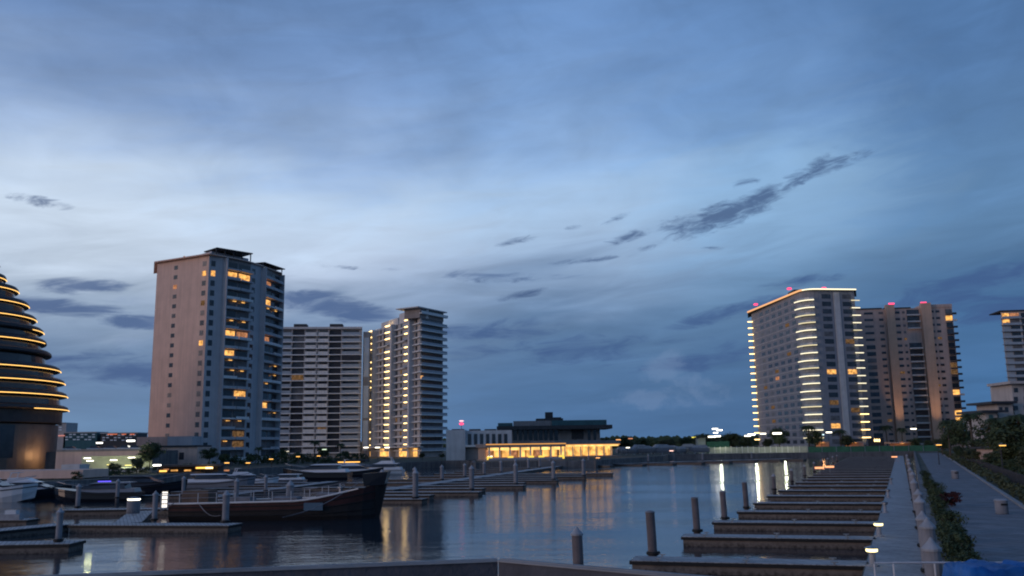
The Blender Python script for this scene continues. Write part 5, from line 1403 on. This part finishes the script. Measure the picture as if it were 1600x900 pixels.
for i in range(13): bxw(root, 521+3.3*i, 723, 522.4+3.3*i, 723+6+(i % 3)*1.7, Y+.5, .25, g_amber, 'string_light')
bxw(root, 528, 721.6, 562, 723.4, Y, .5, g_amber, 'lamp_row'); bxw(root, 536, 731.5, 550, 733, Y, .5, g_amber, 'lamp_row')
# far low blocks on the left horizon
G = 'far low blocks on the left horizon'
for i, (x0, x1, yt, m_, lb) in enumerate(((90, 101, 661, m_grey, 'narrow distant block just right of the dark rounded tower'), (100, 150, 676, m_teal, 'long low distant block left of the two bright street lamps'), (158, 214, 677, m_dark, 'long low distant block with orange lamps, between the street lamps and the beige tower'))):
    Y = 760
    root = thing('distant_block', (at_y((x0+x1)/2, 690, Y).x, Y, GZ), lb, 'building', G)
    bxw(root, x0, yt, x1, 700, Y, 20, m_, 'wall', GZ); bxw(root, x0-1, yt-.8, x1+1, yt, Y-1, 22, m_grey, 'roof')
    for j in range(int((x1-x0)/6)):
        for k in range(3): bxw(root, x0+2+6*j, yt+2+4*k, x0+6+6*j, yt+3.6+4*k, Y-.4, .5, m_glassp if (j+k) % 3 else m_glass, 'window')
    if i == 2:
        for px in (168, 176, 190, 203, 170): bxw(root, px, yt+1.0, px+7, yt+2.0, Y-.8, .3, glow('far_red_orange', (1, .25, .12), .8), 'lamp')
    if i == 0: bxw(root, 91, 680, 101, 681.5, Y-1, .3, glow('far_pink', (1, .4, .35), .6), 'lamp')
# parked cars and vans on the far road behind the pink wall
def car_proto(loc, label):
    root = thing('parked_car', loc, label, 'car', 'cars parked behind the pink wall')
    x, y, z = loc
    MB().add([(x-2.1, y-.9, z+.3), (x+2.1, y-.9, z+.3), (x+2.1, y+.9, z+.3), (x-2.1, y+.9, z+.3), (x-2.15, y-.85, z+.85), (x+2.1, y-.85, z+.75), (x+2.1, y+.85, z+.75), (x-2.15, y+.85, z+.85)], [[3, 2, 1, 0], [4, 5, 6, 7], [0, 1, 5, 4], [1, 2, 6, 5], [2, 3, 7, 6], [3, 0, 4, 7]]).build('body', m_white, root)
    MB().add([(x-1.6, y-.8, z+.852), (x+1.1, y-.8, z+.80), (x+1.1, y+.8, z+.80), (x-1.6, y+.8, z+.852), (x-1.1, y-.65, z+1.42), (x+.3, y-.65, z+1.42), (x+.3, y+.65, z+1.42), (x-1.1, y+.65, z+1.42)], [[3, 2, 1, 0], [4, 5, 6, 7], [0, 1, 5, 4], [1, 2, 6, 5], [2, 3, 7, 6], [3, 0, 4, 7]]).build('cabin', m_glass, root)
    for dx in (-1.3, 1.3):
        for dy in (-.8, .8): MB().tube([(x+dx, y+dy-.1, z+.32), (x+dx, y+dy+.1, z+.32)], .32, 12).build('wheel', m_fender, root)
    return root
zc = at_y(160, 705, 246).z
tag(MB().box(at_y(84, 706, 244).x, 240, GZ-.1, at_y(240, 706, 244).x, 262, at_y(160, 705, 246).z).build('parking_terrace', m_quay), kind='structure')
c0 = car_proto((at_y(112, 700, 246).x, 246, zc), 'white car parked leftmost of those above the pink wall')
for i, px in enumerate((150, 176, 198, 214)):
    dup(c0, (at_y(px, 700, 246).x, 246, zc), 0, 1, '%s white car from the left among those above the pink wall' % ORD[i+1])

# ------------------------------------------------------------------ far wharf: hoardings, boats ashore, lamps
root = thing('site_hoarding', (120, 398, GZ), 'long green site hoarding behind the far wharf, in front of the lit towers', 'hoarding')
a = at_y(1262, 705, 400).xy; b = at_y(1468, 703, 392).xy; fr, ln = frame(a, b)
MB().fbox(fr, 0, ln, -.2, 0, GZ, at_y(1350, 697, 396).z).build('panel', m_green, root)
for i in range(int(ln/6)): MB().fbox(fr, i*6, i*6+.25, .002, .12, GZ, at_y(1350, 696.6, 396).z).build('post', m_metal, root)
root = thing('pale_fence', (95, 405, GZ), 'pale slatted fence left of the green hoarding, lit by floodlights', 'fence')
a = at_y(1108, 703, 420).xy; b = at_y(1262, 705, 402).xy; fr, ln = frame(a, b)
MB().fbox(fr, 0, ln, -.1, 0, GZ, at_y(1180, 698.5, 410).z).build('panel', m_hoard, root)
for i in range(int(ln/2.5)): MB().fbox(fr, i*2.5, i*2.5+.2, .002, .12, GZ, at_y(1180, 697, 410).z).build('post', m_slabp, root)
root2 = thing('green_screen', (85, 425, GZ), 'green screen wall behind the left part of the pale fence', 'screen')
bxw(root2, 1104, 690, 1140, 700, 432, .5, m_green, 'panel', GZ)
for (px_, py_, Y_) in ((1125, 688, 415), (1180, 686, 402), (1225, 688, 398)):
    small_light(px_, py_, Y_, 900, (.95, 1, .75), root2, 'site_floodlight')
# low sheds and low building by the wharf
root = thing('lit_kiosk', (at_y(1095, 690, 430).x, 430, GZ), 'small pale kiosk left of the green screen', 'kiosk')
bxw(root, 1090, 684, 1103, 700, 430, 5, m_hoard, 'wall', GZ); bxw(root, 1089, 683, 1104, 684.2, 429, 7, m_dark2, 'roof')
for i, (px, py, w_, lb) in enumerate(((1285, 690, 22, 'orange-lit porch left of the towers foot'), (1335, 690, 30, 'orange-lit porch right of the palm trees'), (1410, 691, 40, 'wide reddish porch below the pilaster tower'))):
    root = thing('entrance_porch', (at_y(px, 695, 415).x, 415, GZ), lb, 'porch', 'porches at the foot of the right towers')
    bxw(root, px-w_/2, py, px+w_/2, py+1.4, 411, 6, m_tan, 'roof'); bxw(root, px-w_/2, py+1.4, px+w_/2, py+8, 416, .5, m_tan, 'wall', GZ)
    small_light(px, py+4, 411, 220, (1, .42, .15), root, 'porch_lamp')
    bxw(root, px-3, py+1.6, px+3, py+2.2, 412, .3, g_room, 'lamp')
root = thing('lit_window_row', (at_y(1371, 695, 418).x, 417.6, GZ), 'tiny dark kiosk with three yellow lamps below the pilaster tower', 'kiosk')
bxw(root, 1360, 684, 1382, 698, 418, 3, m_dark, 'wall', GZ)
for j in range(3): bxw(root, 1366+3.4*j, 686, 1368.2+3.4*j, 690, 417.7, .2, g_warm, 'lamp')
# boats ashore under covers
G = 'covered boats laid up ashore behind the far wharf'
bp = None
spots = [(985, 706, 405), (1003, 700, 425), (1012, 707, 405), (1028, 700, 430), (1040, 708, 405), (1052, 697, 450), (1065, 705, 410), (1080, 699, 435), (1092, 708, 408), (975, 697, 450), (1035, 694, 470)]
for i, (px, py, Yb) in enumerate(spots):
    x = at_y(px, 700, Yb).x
    lb = '%s pale covered boat from the left in the laid-up group behind the wharf'
    if bp is None:
        bp = thing('covered_boat', (x, Yb, GZ), 'pale covered boat nearest the glowing pavilion in the laid-up group', 'boat', G)
        rot(hull(8, 2.6, 1.3, .8), (x, Yb, GZ+.9), .1).build('hull', m_boatg, bp)
        rot(cabin(-3.8, 3.2, 2.4, 1.4, 2.5, 3.0, 1.2), (x, Yb, GZ+.9), .1).build('cover', m_cap, bp)
        rot(MB().box(-2, -1, -.9, -1.7, 1, .3).box(1.5, -1, -.9, 1.8, 1, .3), (x, Yb, GZ+.9), .1).build('cradle', m_metal, bp)
    else:
        dup(bp, (x, Yb, GZ), [0, .4, -.5, 3.0, .2][i % 5], [1, 1.3, 1.15][i % 3], '%s covered boat from the pavilion end in the laid-up group' % ORD[i])
# lamp posts
def lamp_post(px, py, Y, lb, g_=g_whiteb, sz=1.0, flood=False, group='street lamps'):
    p = at_y(px, py, Y)
    root = thing('floodlight_mast' if flood else 'street_lamp', (p.x, Y, GZ), lb, 'floodlight' if flood else 'street lamp', group)
    MB().tube([(p.x, Y+.3, GZ-.1), (p.x, Y+.3, p.z+.3)], .10, 8, .06).build('pole', m_dark, root)
    MB().tube([(p.x, Y+.3, p.z+.3), (p.x, Y-.2, p.z+.35)], .06, 6).build('arm', m_metal, root)
    hd = MB()
    hd.box(p.x-.9*sz, Y-.5, p.z+.02, p.x+.9*sz, Y, p.z+.34*sz); hd.build('lamp_head', g_, root)
    MB().box(p.x-1.0*sz, Y-.52, p.z+.345*sz, p.x+1.0*sz, Y+.1, p.z+.345*sz+.12).build('hood', m_metal, root)
    return root
lamp_post(156, 693, 250, 'bright white street lamp, left of the pair near the beige tower', sz=.85)
lamp_post(205, 690, 250, 'bright white street lamp, right of the pair near the beige tower', sz=1.1)
lamp_post(246, 728, 184, 'low white street lamp before the orange terrace lamps', sz=.8)
lamp_post(766, 714, 285, 'white lamp at the left corner of the glowing pavilion', g_white, .8)
G = 'floodlights behind the far wharf'
lamp_post(1117, 671, 445, 'tall floodlight mast, the brightest, left of the grey lit tower', g_whiteb, 1.5, True, G)
lamp_post(1124, 673, 447, 'tall floodlight mast standing close right of the brightest one', g_whiteb, 1.5, True, G)
lamp_post(1118, 677, 441, 'middle-height floodlight directly below the brightest one', g_whiteb, 1.2, True, G)
lamp_post(1112, 683.5, 438, 'low floodlight left of the masts above the green screen', g_white, 1.9, True, G)
lamp_post(1121, 682.5, 438, 'low floodlight right of the masts above the green screen', g_whiteb, 1.6, True, G)
lamp_post(1168, 682, 430, 'floodlight left of the close pair beside the grey lit tower', g_white, 1.6, True, G)
lamp_post(1174, 680, 429, 'brighter floodlight of the close pair beside the grey lit tower', g_whiteb, 1.8, True, G)
lamp_post(1192, 678.5, 428, 'floodlight at the left foot of the grey lit tower', g_white, 1.5, True, G)
lamp_post(1214, 678.5, 410, 'wide floodlight before the left facade of the grey lit tower', g_white, 2.2, True, G)
lamp_post(1295, 676.5, 408, 'white lamp before the right corner of the grey lit tower', g_white, 1.4, True, G)
lamp_post(1283, 680, 409, 'bluish white lamp beside the palm tree at the grey lit tower', glow('lamp_cool', (.7, .95, 1), 2.0), 1.3, True, G)
lamp_post(1427, 671, 425, 'white lamp before the pilaster tower', g_white, 1.4, True, G)
lamp_post(1084, 684, 440, 'yellow lamp left of the floodlight masts', glow('lamp_yellow', (1, .85, .1), 1.6), 1.1, True, G)
lamp_post(966, 688, 395, 'orange lamp at the right end of the pavilion roof', glow('lamp_or', (1, .45, .15), 2), 1.1, False)
lamp_post(981, 700, 398, 'small white lamp right of the pavilion', g_white, .9, False)
lamp_post(1049, 705, 396, 'small pink-white lamp among the laid-up boats', glow('lamp_pk', (1, .6, .5), 2.5), .9, False)
lamp_post(985, 686, 420, 'dim orange lamp behind the laid-up boats', glow('lamp_or2', (1, .4, .2), .9), 1.1, False)
lamp_post(934, 716, 292, 'orange lamp on the quay below the pavilion wing', glow('lamp_or', (1, .45, .15), 2), .7, False)
lamp_post(507, 703, 322, 'small white lamp among the palms before the slab tower', glow('lamp_grn', (.8, 1, .7), 1.5), .8, False)
lamp_post(448, 706, 300, 'small pale lamp among the trees right of the beige tower', glow('lamp_dim', (1, .9, .7), 1.2), .8, False)
lamp_post(402, 741, 228, 'white quay lamp in front of the beige tower', g_white, .8, False)
for i, (px, py, Y_) in enumerate(((318, 727, 196), (355, 724, 214), (388, 724, 226), (424, 718, 246), (466, 714, 268), (498, 713, 288))):
    lamp_post(px, py, Y_, '%s small amber garden lamp from the left along the shore below the towers' % ORD[i], g_amber, .55, False, 'amber garden lamps')
for i, (px, py) in enumerate(((572, 700), (590, 700), (605, 700))):
    lamp_post(px, py, 352, '%s white lamp from the left above the lit lobby of the stepped tower' % ORD[i], g_white, 1.0, False)
lamp_post(1466, 696, 172, 'warm lamp under the trees left of the dark row by the promenade', g_amber, .45, False)
lamp_post(1565, 697, 118, 'warm lamp among the trees near the right edge', g_amber, .35, False)
# wall lit by warm lamp at right edge
root = thing('garden_house', (at_y(1600, 720, 150).x, 150, GZ), 'pinkish house half hidden by trees at the right edge', 'house')
bxw(root, 1574, 702, 1660, 745, 150, 10, m_pink, 'wall', GZ); bxw(root, 1572, 698.5, 1660, 700.3, 149, 12, m_dark2, 'roof'); bxw(root, 1596, 708, 1603, 720, 149.8, .3, g_roomy, 'window')
small_light(1590, 706, 146, 260, (1, .5, .3), root, 'porch_lamp')
# white parasols / canopies among trees
for i, (px, py, Yc, w_) in enumerate(((1545, 712, 160, 2.3), (1550, 665, 205, 3.2))):
    p = at_y(px, py, Yc)
    root = thing('parasol', (p.x, Yc, GZ), ['pale parasol under the trees beside the garden house', 'larger pale canopy between the trees below the villa block'][i], 'parasol')
    MB().tube([(p.x, Yc, GZ-.1), (p.x, Yc, p.z)], .05, 8).build('pole', m_metal, root)
    MB().lathe((p.x, Yc, p.z-.9), [(w_, 0), (w_*.55, .5), (.08, .9)], 8).build('canopy', m_cap, root)
# distant land: low wooded horizon on both sides
def wood(name, x0, x1, Y, h, lb):
    mb = MB(); rnd = random.Random(int(Y)); n = 420
    for i in range(n):
        x = x0+(x1-x0)*rnd.random(); hh = h*(.55+.45*rnd.random())
        y = Y+rnd.uniform(-12, 12)
        for k in range(9):
            p = Vector((x+rnd.gauss(0, 5), y, GZ+hh*rnd.random())); s_ = h*.16
            mb.add([p+Vector((-s_*1.6, 0, 0)), p+Vector((0, -s_, -s_)), p+Vector((s_*1.6, 0, 0)), p+Vector((0, s_, s_))], [[0, 1, 2, 3]])
    o = mb.build(name, m_leaf); tag(o, lb, 'woodland', None, 'stuff')
wood('woodland', -900, -180, 1150, 16, 'far dark line of woodland on the left horizon')
wood('woodland', -160, 380, 1100, 14, 'far dark line of woodland behind the clubhouse and the laid-up boats')
wood('woodland', 380, 900, 1000, 14, 'far dark line of woodland behind the right-hand towers')
